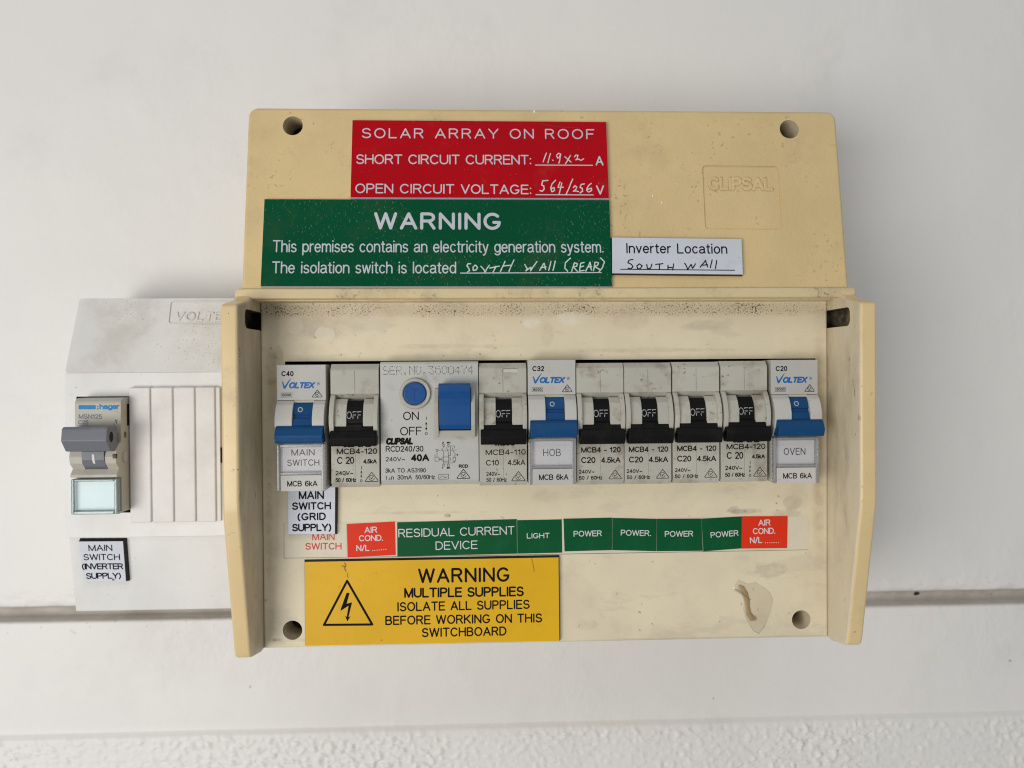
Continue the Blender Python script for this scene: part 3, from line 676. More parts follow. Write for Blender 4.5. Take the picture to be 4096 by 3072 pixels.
# grid supply
t, fr = sign('engraved_sign', 'small white engraved grid supply sign tucked under the leftmost breaker of the row', pf, 2.2, [(1152.5, 1944), (1340.5, 1944), (1339.5, 2136), (1153.5, 2138)], M_lwhite, M_lblack, bev=.55)
mb = MB(); A = zoom(fr, 850, 1950, .407)
text(mb, A, 'MAIN', 848, 116, 1096, 114, 82, 13.5, M_ink, track=.24)
text(mb, A, 'SWITCH', 782, 221, 1165, 216, 76, 13.5, M_ink, track=.24)
text(mb, A, '(GRID', 835, 325, 1115, 320, 76, 13.5, M_ink, track=.26)
text(mb, A, 'SUPPLY)', 782, 432, 1168, 428, 76, 13.5, M_ink, track=.2)
mb.build('lettering', t)

# paper strip and circuit stickers
def zz4(*p): return quadz(850, 1950, .407, *p)
def zz5(*p): return quadz(1500, 1950, .407, *p)
def zz6(*p): return quadz(2200, 1950, .407, *p)
def zz7(*p): return quadz(2800, 1950, .407, *p)
strip_q = zz4((703, 352)) + zz7((1063, 280), (1063, 611)) + zz4((704, 695))
t, fr = sign('paper_strip', 'long cream backing strip under the red and green circuit stickers', pf, .12, strip_q, M_strip, M_strip, cat='label strip', bev=0)
mb = MB(); A = zoom(fr, 850, 1950, .407); C2 = zoom(fr, 2800, 1950, .407)
line(mb, A, [(703, 694), (3000, 663)], 3, M_screw, .02); line(mb, A, [(3000, 663), (5850, 612)], 3, M_screw, .02); line(mb, A, [(703, 352), (704, 694)], 3, M_screw, .026)
mb.build('edge_line', t)
def sticker(label, quad, face, texts, ink, group='circuit name stickers', th=.22):
    t, fr = sign('circuit_sticker', label, pf, th, quad, face, face, group, 'sticker', bev=0)
    mb = MB()
    for (ox, s, x0, y0, x1, y1, cap, sw) in texts: 
        A = zoom(fr, ox, 1950, .407)
        if s == '...': 
            for i in range(7): line(mb, A, [(x0 + (x1 - x0) * i / 6, y0 + (y1 - y0) * i / 6), (x0 + (x1 - x0) * i / 6, y0 + (y1 - y0) * i / 6)], sw, ink)
        else: text(mb, A, s, x0, y0, x1, y1, cap, sw * .84, ink, track=.2)
    mb.build('lettering', t)
    return t
sticker('cream sticker with red main switch lettering, partly under the grid supply sign', zz4((858, 360), (1316, 358), (1322, 686), (860, 684)), M_strip,
        [(850, 'MAIN', 980, 520, 1200, 518, 74, 10), (850, 'SWITCH', 912, 612, 1268, 610, 69, 10)], M_inkred)
mbx = None
sticker('red air conditioner sticker left of the wide green one', zz4((1320, 358), (1793, 335), (1800, 663), (1328, 687)), M_sred,
        [(850, 'AIR', 1494, 449, 1620, 445, 63, 9), (850, 'COND.', 1440, 529, 1678, 524, 62, 9), (850, 'N/L', 1414, 626, 1543, 623, 62, 9), (850, '...', 1575, 620, 1704, 608, 0, 8)], M_paper)
sticker('widest green sticker, reading residual current device', zz5((218, 342), (1392, 312), (1397, 650), (220, 678)), M_sgreen,
        [(1500, 'RESIDUAL CURRENT', 230, 491, 1372, 462, 84, 10.5), (1500, 'DEVICE', 596, 614, 1008, 603, 84, 10.5)], M_paper)
sticker('green sticker with small lettering for the light circuit', zz5((1396, 322), (1835, 314), (1840, 640), (1400, 650)), M_sgreen,
        [(1500, 'LIGHT', 1492, 502, 1716, 498, 54, 7.5)], M_paper)
for lab, q, tx in (('green power sticker directly right of the light sticker', zz6((133, 308), (610, 297), (610, 615), (143, 628)), (232, 484, 510, 478)),
                   ('green power sticker, second to the right of the light sticker', zz6((613, 300), (1047, 308), (1046, 626), (613, 615)), (695, 472, 993, 478)),
                   ('green power sticker, third to the right of the light sticker', zz6((1049, 308), (1487, 305), (1502, 622), (1049, 626)), (1128, 485, 1407, 482)),
                   ('slightly tilted green power sticker touching the right red sticker', zz6((1489, 306), (1886, 285), (1884, 598), (1507, 628)), (1580, 496, 1854, 474))):
    sticker(lab, q, M_sgreen, [(2200, 'POWER.' if tx[0] == 695 else 'POWER', tx[0], tx[1], tx[2], tx[3], 57, 7.5)], M_paper)
sticker('red air conditioner sticker at the right end of the strip', zz7((412, 285), (862, 282), (856, 595), (408, 600)), M_sred,
        [(2800, 'AIR', 573, 378, 694, 373, 60, 8.5), (2800, 'COND.', 519, 459, 741, 455, 60, 8.5), (2800, 'N/L', 491, 549, 611, 545, 60, 8.5), (2800, '...', 643, 543, 770, 541, 0, 7.5)], M_paper, th=.3)

# patch of dried glue
def glue():
    fo = pf.off(n=.0); Z = zoom(fo, 2200, 1950, .407)
    out = [(1800, 1000), (1812, 950), (1850, 905), (1905, 930), (1940, 945), (2025, 928), (2100, 975), (2165, 1030), (2190, 1100), (2178, 1190), (2150, 1270), (2110, 1370), (2055, 1440), (2000, 1410), (1960, 1350), (1920, 1270), (1900, 1200), (1905, 1120), (1880, 1050), (1850, 1000)]
    P = [Vector(Z(*p)) for p in out]; c = Vector(Z(2030, 1150)); fr = fo.off(u=c.x, v=c.y)
    o = MB(); bm = o.bm; o.mi(M_glue); rings = []
    for k, (sc, hgt) in enumerate(((1, .0), (.97, .22), (.86, .34), (.6, .2), (.3, .16))):
        rings.append([bm.verts.new(Vector(((p - c).x * sc, (p - c).y * sc, hgt + (mnoise.noise(Vector((p.x * sc * .8, p.y * sc * .8, k))) * .16 if k else .01))) * MM) for p in P])
    for a, b in zip(rings, rings[1:]):
        for i in range(len(P)): bm.faces.new((a[i], a[(i + 1) % len(P)], b[(i + 1) % len(P)], b[i]))
    bm.faces.new(rings[-1])
    ob = o.build('glue_patch', None, fr.mat()); tag(ob, 'shiny translucent patch of dried glue at lower right of the panel', 'glue')
    # thick brown bead along its left edge
    bead = MB(); pts = [(1850, 960), (1885, 985), (1915, 1040), (1935, 1110), (1940, 1170), (1950, 1240), (1985, 1285), (2025, 1290)]
    M_bead = clear('brown_glue_bead', (.90, .78, .56), 1.6, .14)
    q = [Vector(Z(*p)) - c for p in pts]; prev = None; bm = bead.bm; bead.mi(M_bead)
    for i, p in enumerate(q):
        d = (q[min(i + 1, len(q) - 1)] - q[max(i - 1, 0)]).normalized(); nm = Vector((-d.y, d.x)); r = (.5, 1.1, 1.3, 1.2, 1.0, 1.3, 1.5, .6)[i] * .8
        rg = [bm.verts.new(Vector((p.x + nm.x * r * math.cos(a), p.y + nm.y * r * math.cos(a), .3 + .28 * r * math.sin(a))) * MM) for a in [j * PI / 6 for j in range(7)]]
        if prev:
            for j in range(6): bm.faces.new((prev[j], prev[j + 1], rg[j + 1], rg[j]))
        prev = rg
    bead.build('glue_bead', ob)
glue()

# ------------------------------------------------------------------ the breakers in the row
S1 = .226 * 259 / F                     # mm per zoomed pixel on the breaker faces
ROW = vplane(7.0)
def rowframe(px, py): u, v = ROW.hit(px, py); return ROW.off(u=u, v=v)
protos = {}
def children(o): return [c for c in bpy.data.objects if c.parent == o]
def copy_thing(src, fr, label):
    t = src.copy(); COL.objects.link(t); t.matrix_world = fr.mat(); t['label'] = label
    for ch in children(src):
        c = ch.copy(); COL.objects.link(c); c.parent = t
        for gch in children(ch):
            d = gch.copy(); COL.objects.link(d); d.parent = c
    return t
def build_black(fr, label):
    t = thing('circuit_breaker', label, 'circuit breaker', fr, 'breakers with black switches')
    W = 17.38; mb = MB()
    mb.prism([(-20, 0), (-20, 44.8), (-1.8, 44.8), (-.25, 43.0), (0, 42.4), (0, 34.0), (-3.2, 31.7), (-3.2, 19), (0, 18.6), (0, 1.7), (-.9, 0)], 0, W, M_mcb, .18, 2, ax='nv')
    ear = [(-3, 33.7), (0, 33.6), (1.5, 31.8), (2.9, 29), (3.7, 26), (3.7, 23.5), (3.1, 20.8), (1.4, 18.6), (-3, 18.3)]
    sh = [(-3, 32.2), (-1.1, 32.1), (.9, 30.2), (2.0, 27.5), (2.5, 25), (2.5, 22.3), (-3, 22.2)]
    mb.prism(ear, 0.03, 1.75, M_mcb, .22, 2, ax='nv'); mb.prism(ear, 15.75, W - .03, M_mcb, .22, 2, ax='nv')
    mb.prism(sh, 1.7, 6.05, M_mcb, .2, 2, ax='nv'); mb.prism(sh, 11.95, 15.9, M_mcb, .2, 2, ax='nv')
    mb.stroke([(8.75, 44.0 - 1.6), (8.72, 40), (8.78, 37), (8.75, 34.1)], .10, .012, M_lblack, False)
    mb.stroke([(8.8, 18), (8.76, 10), (8.8, 1.9)], .06, .012, M_holewall, False)
    mb.build('housing', t)
    mb = MB(); mb.prism([(-3, 31.5), (-.6, 31.4), (.9, 29.3), (1.7, 26.8), (1.9, 23.4), (-3, 22)], 6.15, 11.85, M_black, .15, 2, ax='nv')
    mb.prism([(0, 24.6), (2.9, 22.9), (3.4, 20.4), (0, 20.4)], 6.2, 11.8, M_black, .2, 2, ax='nv')
    mb.prism([(-1, 22.3), (3.1, 22.1), (3.9, 20.2), (-1, 20.2)], 1.95, 15.6, M_black, .3, 2, ax='nv')
    mb.prism([(.5, 20.9), (4.1, 20.8), (5.4, 18.2), (4.6, 15.7), (4.1, 15.35), (.8, 15.3)], .55, 16.95, M_black, .35, 3, ax='nv')
    sw = mb.build('switch_lever', t)
    mb = MB()
    f2 = local(82, 2314, S1)
    # OFF moulded in white on the drum face (tilted plane)
    a, b = Vector((1.7, 26.8)), Vector((1.9, 23.4))
    text(mb, f2, 'OFF', 374, 1100, 632, 1100, 128, 11, M_offw, n=0.0, track=.26)
    me = mb.mesh('off_marking')
    for v_ in me.vertices:
        y = v_.co.y / MM
        n = 1.7 + (1.9 - 1.7) * (26.8 - y) / 3.4 if y < 26.8 else 1.7 - (y - 26.8) * .8 / 2.5
        v_.co.z += (n + .06) * MM
    mobj('off_marking', me, sw)
    return t
def lettering_b(kind):
    mb = MB(); I = M_ink
    if kind == 'std':
        A = local(31, 1285, S1)
        text(mb, A, 'MCB4 - 120', 108, 709, 816, 709, 98, 14, I, track=.2); text(mb, A, 'C20', 107, 895, 363, 895, 108, 15, I, track=.2)
        text(mb, A, '4.5kA', 463, 895, 814, 895, 102, 14.5, I, track=.2); text(mb, A, '240V~', 65, 1081, 345, 1081, 68, 9.5, I, track=.22)
        text(mb, A, '50 / 60Hz', 66, 1191, 487, 1191, 68, 9.5, I, track=.2); rcm(mb, A, 714, 1018, 602, 829, 1181, 10.5, I)
    elif kind == 'c10':
        A = local(82, 1298, S1)
        text(mb, A, 'WILCO', 335, 592, 735, 592, 100, 26, I, shear=.18, track=.2)
        text(mb, A, 'MCB4-110', 193, 756, 902, 752, 98, 11, I, track=.2); text(mb, A, 'C10', 196, 941, 426, 940, 100, 11.5, I, track=.2)
        text(mb, A, '4.5kA', 582, 939, 894, 939, 100, 12, I, track=.2); text(mb, A, '240V~', 200, 1126, 445, 1126, 74, 8.5, I, track=.2)
        text(mb, A, '50 / 60Hz', 202, 1229, 564, 1229, 72, 8.5, I, track=.2); rcm(mb, A, 772, 1047, 652, 890, 1217, 11, I)
    else:
        A = local(1215, 1335, S1)
        text(mb, A, 'CLIPSAL', 1410, 628, 1930, 626, 118, 27, I, shear=.2, track=.22)
        text(mb, A, 'MCB4-120', 1314, 748, 2021, 748, 101, 13.5, I, track=.2); text(mb, A, 'C 20', 1318, 919, 1618, 919, 126, 15, I, track=.18)
        text(mb, A, '4.5kA', 1775, 917, 2012, 917, 78, 13, I, track=.2); text(mb, A, '240V~', 1288, 1117, 1600, 1117, 76, 10.5, I, track=.2); line(mb, A, [(1620, 1094), (1621, 1095)], 8, I)
        text(mb, A, '50 / 60Hz', 1288, 1241, 1648, 1241, 76, 10.5, I, track=.18)
        line(mb, A, [(1745, 963), (1743, 1018)], 9, I); line(mb, A, [(1740, 1060), (1738, 1150)], 7, I)
        mb.flat([A(1740, 1035), A(1756, 1075), A(1724, 1075)], .03, I); mb.flat([A(1738, 1170), A(1722, 1128), A(1754, 1128)], .03, I)
        ring(mb, A, 1738, 1217, 16, 9, I, ry=19); rcm(mb, A, 1920, 1066, 1804, 2036, 1234, 11, I)
    return mb.mesh('lettering')
LT = {k: lettering_b(k) for k in ('std', 'c10', 'alt')}
black_spec = [(1325.5, 1951, 'alt', 'black-switch breaker between the main switch and the wide unit with the round blue button'),
              (1918.5, 1943.3, 'c10', 'black-switch breaker marked C10, right of the wide residual current unit'),
              (2308, 1940.5, 'std', 'black-switch breaker immediately right of the HOB breaker'),
              (2499, 1938, 'std', 'black-switch breaker second to the right of the HOB breaker, with grimy top'),
              (2692, 1934, 'std', 'black-switch breaker third to the right of the HOB breaker'),
              (2884.5, 1929, 'alt', 'black-switch breaker immediately left of the OVEN breaker')]
first = None
for px, py, kind, lab in black_spec:
    fr = rowframe(px, py)
    if first is None: first = build_black(fr, lab); t = first; base_children = True; pend = kind
    else: t = copy_thing(first, fr, lab)
    black_spec[black_spec.index((px, py, kind, lab))] = (t, kind, fr)
for t, kind, fr in black_spec:
    mobj('lettering', LT[kind], t)
    if kind == 'c10':
        mb = MB(); a = local(82, 2314, S1); p = a(510, 303); q = a(767, 247); mb.box(p[0], q[0], p[1], q[1], -.2, .03, M_vx, 0); mb.stroke([(p[0], p[1]), (p[0], q[1]), (q[0], q[1])], .14, .045, M_screw, False); mb.build('marking_slot', t)
bpy.context.view_layer.update()

def voltex_marks():
    mb = MB(); A = local(945, 2292.7, S1); n = .33; I = M_ink; Bl = M_inkblue
    # tick-shaped first letter, tapered, then slanted capitals
    mb.flat([A(*p) for p in ((1034, 377), (1050, 374), (1082, 455), (1130, 385), (1185, 318), (1193, 320), (1150, 400), (1098, 492), (1082, 502), (1062, 498))], n, Bl)
    text(mb, A, 'OLTEX', 1145, 497, 1610, 497, 112, 23, Bl, n=n, shear=.22, track=.2)
    ring(mb, A, 1664, 415, 25, 5, Bl, n); text(mb, A, 'R', 1653, 430, 1678, 430, 30, 5, Bl, n=n)
    line(mb, A, [(1020, 574), (1209, 574), (1205, 647), (1018, 647), (1020, 574)], 5, I, n); text(mb, A, '6000', 1040, 633, 1190, 633, 48, 7, I, n=n, track=.22)
    rcm(mb, A, 1647, 523, 1557, 1730, 651, 10.5, I, n)
    return mb
def voltex_code(s):
    mb = MB(); A = local(945, 2292.7, S1); text(mb, A, s, 1027, 283, 1237, 283, 92, 13.5, M_ink, n=.33, track=.26); return mb
def build_blue(fr, label):
    t = thing('circuit_breaker', label, 'circuit breaker', fr, 'breakers with blue switches')
    W = 17.5; mb = MB()
    mb.prism([(-20, .3), (-20, 45.6), (-.1, 45.6), (-.1, 32.8), (-1.2, 32.6), (-1.2, 17.2), (-.1, 17.2), (-.1, .3)], 0, W, M_vxside, .15, 2, ax='nv')
    sh = [(-1, 32.7), (.3, 32.65), (1.9, 31.2), (3.1, 29), (3.9, 26.2), (3.9, 24), (3.3, 21.5), (.8, 17.4), (-1, 17.2)]
    mb.prism(sh, .03, 6.2, M_vx, .25, 2, ax='nv'); mb.prism(sh, 13.2, W - .03, M_vx, .25, 2, ax='nv')
    mb.box(6.1, 13.3, 31.9, 32.75, -1, .3, M_vxside, .1)
    mb.build('housing', t)
    mb = MB(); mb.box(0, W, 32.8, 45.5, -.1, .3, M_vx, .16); fp = mb.build('front_plate', t)
    mm = voltex_marks(); mm.build('lettering', fp)
    mb = MB(); mb.prism([(-1, 31.8), (.6, 31.7), (1.7, 30), (2.4, 27.7), (-1, 27.7)], 6.3, 13.1, M_blue, .1, 2, ax='nv')
    mb.prism([(-1, 27.8), (1.9, 27.8), (2.3, 26.3), (-1, 26.3)], 6.3, 13.1, M_bluedk, 0, ax='nv')
    mb.prism([(-1, 26.3), (2.9, 26.3), (3.6, 23.2), (-1, 23.2)], 6.3, 13.1, M_blue, .1, 2, ax='nv')
    mb.prism([(1, 23.8), (4.4, 23.7), (5.2, 22.8), (6.3, 20.3), (5.6, 17.9), (4.9, 17.6), (1, 17.6)], .55, 17.45, M_blue, .35, 3, ax='nv')
    sw = mb.build('switch_lever', t)
    mb = MB(); A = local(945, 2292.7, S1); ring(mb, A, 1368, 864, 36, 16, M_offw, 0)
    me = mb.mesh('zero_marking')
    for v_ in me.vertices:
        y = v_.co.y / MM; v_.co.z += (1.7 + (30 - y) * .7 / 2.3 + .06) * MM
    mobj('zero_marking', me, sw)
    mb = MB(); mb.box(1.35, 16.1, .1, 5.9, -.1, 1.75, M_vx, .2); mb.build('rating_plate', t)
    mb = MB(); mb.box(1.2, 16.2, 6.3, 16.6, -.1, .5, M_paper, 0); mb.build('label_card', t)
    mb = MB()
    for q in ((0.1, 1.3, .1, 17.0), (15.95, 17.4, .1, 17.0)): mb.box(q[0], q[1], q[2], q[3], -.05, 2.0, M_rim, .3)
    mb.box(1.3, 15.95, 15.9, 17.0, .55, 2.0, M_rim, .2); mb.box(1.3, 15.95, 6.0, 6.9, .55, 2.0, M_rim, .2)
    mb.build('window_frame', t)
    mb = MB(); mb.box(1.3, 15.95, 6.9, 15.9, 1.2, 1.7, M_pane, .1); mb.build('window_pane', t)
    return t
def blue_texts(t, code, lines):
    fp = [c for c in children(t) if c.name.startswith('front_plate')][0]
    voltex_code(code).build('rating_text', fp)
    A = local(945, 2292.7 - 1017.7, S1); mb = MB(); text(mb, A, 'MCB 6kA', 1128, 1187, 1649, 1187, 100, 12, M_ink, n=1.79, track=.22); 
    rp = [c for c in children(t) if c.name.startswith('rating_plate')][0]; mb.build('lettering', rp)
    mb = MB()
    for s, x0, y0, x1, cap in lines: text(mb, A, s, x0, y0, x1, y0, cap, 10, M_screw, n=.54, track=.26)
    lc = [c for c in children(t) if c.name.startswith('label_card')][0]; mb.build('lettering', lc)
b_first = build_blue(rowframe(1112.5, 1964), 'leftmost breaker of the row, blue switch, windowed label reading MAIN SWITCH')
b2 = copy_thing(b_first, rowframe(2113.6, 1938), 'blue-switch breaker with windowed label reading HOB, mid-row')
b3 = copy_thing(b_first, rowframe(3084.5, 1932), 'rightmost breaker of the row, blue switch, windowed label reading OVEN')
bpy.context.view_layer.update()
blue_texts(b_first, 'C40', [('MAIN', 1190, 655, 1590, 112), ('SWITCH', 1115, 835, 1670, 112)])
blue_texts(b2, 'C32', [('HOB', 1210, 772, 1522, 128)])
blue_texts(b3, 'C20', [('OVEN', 1165, 770, 1560, 124)])

# wide residual current unit
fr = rowframe(1524.5, 1943)
t = thing('residual_current_device', 'wide breaker with round blue test button and broad blue rocker', 'circuit breaker', fr)
mb = MB(); mb.prism([(-20, 0), (-20, 45.0), (-.7, 45.0), (0, 44.2), (0, 1.9), (-1.4, 0)], 0, 35.5, M_rcd, .15, 2, ax='nv'); mb.build('housing', t)
A = local(115, 2314, S1); c0 = A(725, 692)
mb = MB()
P = []
k = 48; bm = mb.bm; mi_ = mb.mi(M_mcb); ringsv = []
for r_, n_ in ((5.75, 0), (5.65, .8), (5.4, 1.25), (4.6, 1.2), (4.3, .9), (4.28, -.5)):
    ringsv.append([bm.verts.new(Vector((c0[0] + r_ * math.cos(2 * PI * i / k), c0[1] + r_ * math.sin(2 * PI * i / k), n_)) * MM) for i in range(k)])
for a, b in zip(ringsv, ringsv[1:]):
    for i in range(k): bm.faces.new((a[i], a[(i + 1) % k], b[(i + 1) % k], b[i]))
bmesh.ops.recalc_face_normals(bm, faces=bm.faces)
mb.build('button_collar', t)
mb = MB(); mb.cyl(c0[0], c0[1], 4.1, 0, 1.5, M_blue2, .45, 48)
line(mb, A, [(650, 610), (795, 615)], 11, M_bluedk, 1.52); line(mb, A, [(722, 612), (724, 818)], 11, M_bluedk, 1.53)
mb.build('test_button', t)
mb = MB()
for x0, x1 in ((1065, 1140), (1710, 1780)):
    a = A(x0, 0)[0]; b = A(x1, 0)[0]
    mb.prism([(0, 35.2), (1.2, 35.1), (2.6, 30.6), (3.0, 30), (3.0, 22), (2.6, 21.2), (1.2, 17.5), (0, 17.4)], a, b, M_vxside, .2, 2, ax='nv')
mb.prism([(0, 20.0), (.9, 19.9), (1.2, 17.8), (0, 17.7)], A(1138, 0)[0], A(1712, 0)[0], M_vxside, .1, 2, ax='nv')
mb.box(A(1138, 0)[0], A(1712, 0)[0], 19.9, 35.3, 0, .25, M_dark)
mb.build('rocker_guard', t)
mb = MB(); mb.prism([(.2, 36.3), (4.9, 37.1), (6.2, 36.6), (6.3, 35.9), (5.7, 34.1), (3.9, 31.6), (3.0, 28.8), (3.1, 25), (2.6, 22), (1.6, 20.4), (.2, 20.4)], A(1153, 0)[0], A(1703, 0)[0], M_blue2, .2, 3, ax='nv'); mb.build('rocker', t)
mb = MB(); I = M_ink
FONT5 = {'S': (15, 16, 16, 14, 1, 1, 30), 'E': (31, 16, 16, 30, 16, 16, 31), 'R': (30, 17, 17, 30, 20, 18, 17), '.': (0, 0, 0, 0, 0, 12, 12), 'N': (17, 25, 21, 19, 17, 17, 17), 'O': (14, 17, 17, 17, 17, 17, 14), '3': (31, 2, 4, 2, 1, 17, 14), '6': (14, 16, 30, 17, 17, 17, 14), '0': (14, 17, 17, 17, 17, 17, 14), '4': (2, 6, 10, 18, 31, 2, 2), '7': (31, 1, 2, 4, 4, 4, 4)}
for i, ch in enumerate('SER.NO.3600474'):
    for r_, bits in enumerate(FONT5[ch]):
        for q in range(5):
            if bits >> (4 - q) & 1 and not (r_ == 0 and random.random() < .25):
                x = 172 + i * 114.5 + q * 21; y = 215 + r_ * 22.5
                line(mb, A, [(x, y), (x + .01, y)], 12 + random.uniform(-2.5, 1.5), I, .012)
text(mb, A, 'ON', 510, 1161, 787, 1161, 150, 17, I, track=.2); text(mb, A, 'OFF', 455, 1431, 838, 1431, 152, 17, I, track=.2)
line(mb, A, [(920, 1108), (918, 1158)], 9, I); line(mb, A, [(915, 1225), (915, 1320)], 8, I); mb.flat([A(915, 1192), A(936, 1240), A(896, 1240)], .03, I); mb.flat([A(914, 1350), A(894, 1300), A(936, 1300)], .03, I); ring(mb, A, 914, 1403, 21, 9, I)
text(mb, A, 'CLIPSAL', 200, 1595, 692, 1594, 126, 29, I, shear=.16, track=.24)
A = local(115, 1296, S1)
text(mb, A, 'RCD240/30', 200, 700, 862, 701, 104, 12, I, track=.2); text(mb, A, '240V~', 197, 868, 538, 868, 76, 9, I, track=.2); text(mb, A, '40A', 643, 871, 962, 871, 126, 24, I, track=.24)
text(mb, A, '3kA TO AS3190', 188, 1068, 902, 1070, 78, 9, I, track=.2); text(mb, A, 'I', 200, 1192, 220, 1192, 74, 9, I); line(mb, A, [(248, 1188), (262, 1155), (277, 1188), (248, 1188)], 6, I)
text(mb, A, 'n', 292, 1192, 338, 1192, 78, 9, I); text(mb, A, '30mA', 400, 1192, 658, 1192, 80, 9, I, track=.18); text(mb, A, '50/60Hz', 718, 1192, 1062, 1192, 80, 9, I, track=.18)
line(mb, A, [(1130, 1106), (1300, 1106), (1298, 1192), (1128, 1192), (1130, 1106)], 7, I); line(mb, A, [(1158, 1160), (1178, 1135), (1205, 1140), (1235, 1168), (1258, 1165), (1272, 1145)], 7, I)
text(mb, A, 'RCD', 1482, 997, 1650, 997, 62, 12, I, track=.2); rcm(mb, A, 1565, 1018, 1450, 1680, 1183, 12, I)
for p in ([(1085, 665), (1117, 665), (1117, 696), (1085, 696), (1085, 665)], [(1101, 696), (1101, 800)], [(1065, 803), (1136, 803), (1136, 872), (1063, 872), (1065, 803)], [(1219, 615), (1219, 635)], [(1187, 642), (1219, 720), (1217, 925)], [(1302, 615), (1302, 632)], [(1268, 632), (1300, 720), (1299, 925)], [(1302, 775), (1338, 775), (1340, 608), (1408, 608), (1408, 645)], [(1372, 640), (1408, 745)], [(1425, 745), (1402, 800)], [(1383, 808), (1429, 808), (1427, 880), (1381, 880), (1383, 808)], [(1405, 882), (1403, 907), (1217, 907)], [(1120, 680), (1145, 680)], [(1165, 680), (1195, 680)], [(1228, 680), (1258, 680)], [(1290, 680), (1325, 680)], [(1355, 680), (1385, 680)], [(1412, 680), (1442, 680)], [(1430, 765), (1450, 768)]): line(mb, A, p, 6.5, I)
line(mb, A, [(1137, 838), (1182, 838)], 14, I)
line(mb, A, [(1222, 800), (1300, 800)] + arc(1300, 838, 38, -38, 90, -90) + [(1222, 876)] + arc(1222, 838, 38, -38, 270, 90), 6.5, I)
for x, y in ((1219, 597), (1302, 597), (1215, 947), (1299, 947)): ring(mb, A, x, y, 19, 6.5, I)
for s_, x0, y0, x1 in (('2', 1192, 565, 1222), ('4N', 1270, 565, 1336), ('1', 1188, 1010, 1208), ('3N', 1268, 1010, 1330), ('T', 1448, 785, 1476)): text(mb, A, s_, x0, y0, x1, y0, 36, 8, I, track=.2)
mb.build('lettering', t)

# ------------------------------------------------------------------ the small white board at left
VD = -22.0
vf = vplane(VD)
uL = vf.hit(260, 2000)[0]; uR = -HO - .4
vt = vplane(VD - 12).hit(328, 1194)[1]; vk1 = vplane(VD - 1.3).hit(280, 1492)[1]; vm1 = vf.hit(262, 1560)[1]; vl = vf.hit(262, 2152)[1]; vb = vplane(VD - 5).hit(290, 2449)[1]
vbox = thing('small_switchboard', 'small white plastic switchboard at left, holding the grey-lever breaker and blank strips', 'switchboard', vf.off(u=0))
k1 = vplane(VD - 4.8).hit(288, 1410)[1]
mb = MB(); mb.prism(rr(uL, vk1, uR, vt, 1.4, 4), -WALL - VD + 1, lambda a, b: -1.0 - 11 * max(0, (b - vk1) / (vt - vk1)), M_vtop, .14, 2, edges='hi'); mb.build('top_cover', vbox)
hz = zoom(vplane(VD - 7), 240, 1550, .3316)
wl = vplane(VD).hit(302, 1700)[0]; wr = vplane(VD).hit(520, 1700)[0]; wtop = vf.hit(400, 1586)[1]; wbot = vf.hit(400, 2052)[1]
mb = MB(); mb.prism([(uL, vl), (uR, vl), (uR, vk1 - .02), (uL, vk1 - .02)], -WALL - VD + 1, lambda a, b: 0 if b < vk1 - 1 else -1.0, M_vbox, .12, 2, edges='hi')
c = MB(); c.box(wl, wr, wbot, wtop, -16, 5, M_dark); mobj('middle_cover', boolean(mb, [c]), vbox)
low = lambda b: -1.4 - 4.2 * (vl - b) / (vl - vb)
mb = MB(); mb.prism([(uL + .3, vb), (uR, vb), (uR, vl - .02), (uL + .3, vl - .02)], -WALL - VD + 1, lambda a, b: low(b), M_vbox, .6, 3, edges='hi'); mb.build('lower_cover', vbox)
bl = vplane(VD + 1.6); B1 = zoom(bl, 200, 1150, .407)
yt = bl.hit(700, 1549)[1]; yb = bl.hit(700, 2090)[1]
xs = [bl.hit(x, 1800)[0] for x in (516, 605, 695, 783, 864)]
for i in range(4):
    mb = MB(); mb.box(xs[i] + .12, xs[i + 1] - .35, yb, yt, -.5, 1.6, M_blank, .5, 3); mb.build('blank_strip', vbox)
mb = MB(); mb.box(xs[0] - .2, xs[4] + 1.3, yb + .15, yt - .15, -.5, .75, M_blank, .15); mb.build('blank_backing', vbox)
mb = MB(); q = vf.hit(875, 1790); q2 = vf.hit(890, 1850); mb.box(q[0], q2[0], q2[1], q[1], -1, .4, M_dark); mb.build('latch_slot', vbox)
# embossed name on its top cover
Vn = Vector((0, 11.0, vt - vk1)).normalized(); tf = Frame((0, 22.0 + 1.0, vk1), Vn)
E1 = zoom(tf, 200, 1150, .407); mb = MB()
text(mb, E1, 'VOLTEX', 1222, 330, 1790, 335, 98, 17, M_vtop, n=0, shear=.06, track=.3)
line(mb, E1, [(1900, 140), (1215, 140), (1195, 150), (1186, 165), (1168, 330), (1172, 350), (1190, 356), (1900, 362)], 9, M_vtop, n=0)
me = mb.mesh('t'); bmx = bmesh.new(); bmx.from_mesh(me); r = bmesh.ops.extrude_face_region(bmx, geom=bmx.faces[:])
bmesh.ops.translate(bmx, vec=(0, 0, .35 * MM), verts=[e for e in r['geom'] if isinstance(e, bmesh.types.BMVert)]); bmesh.ops.recalc_face_normals(bmx, faces=bmx.faces)
lim = (-HO - .6) * MM
bmesh.ops.bisect_plane(bmx, geom=bmx.verts[:] + bmx.edges[:] + bmx.faces[:], plane_co=(lim, 0, 0), plane_no=(1, 0, 0), clear_outer=True)
bmx.to_mesh(me); bmx.free()
o = mobj('embossed_name', me, vbox); o.matrix_local = vf.mat().inverted() @ tf.mat()
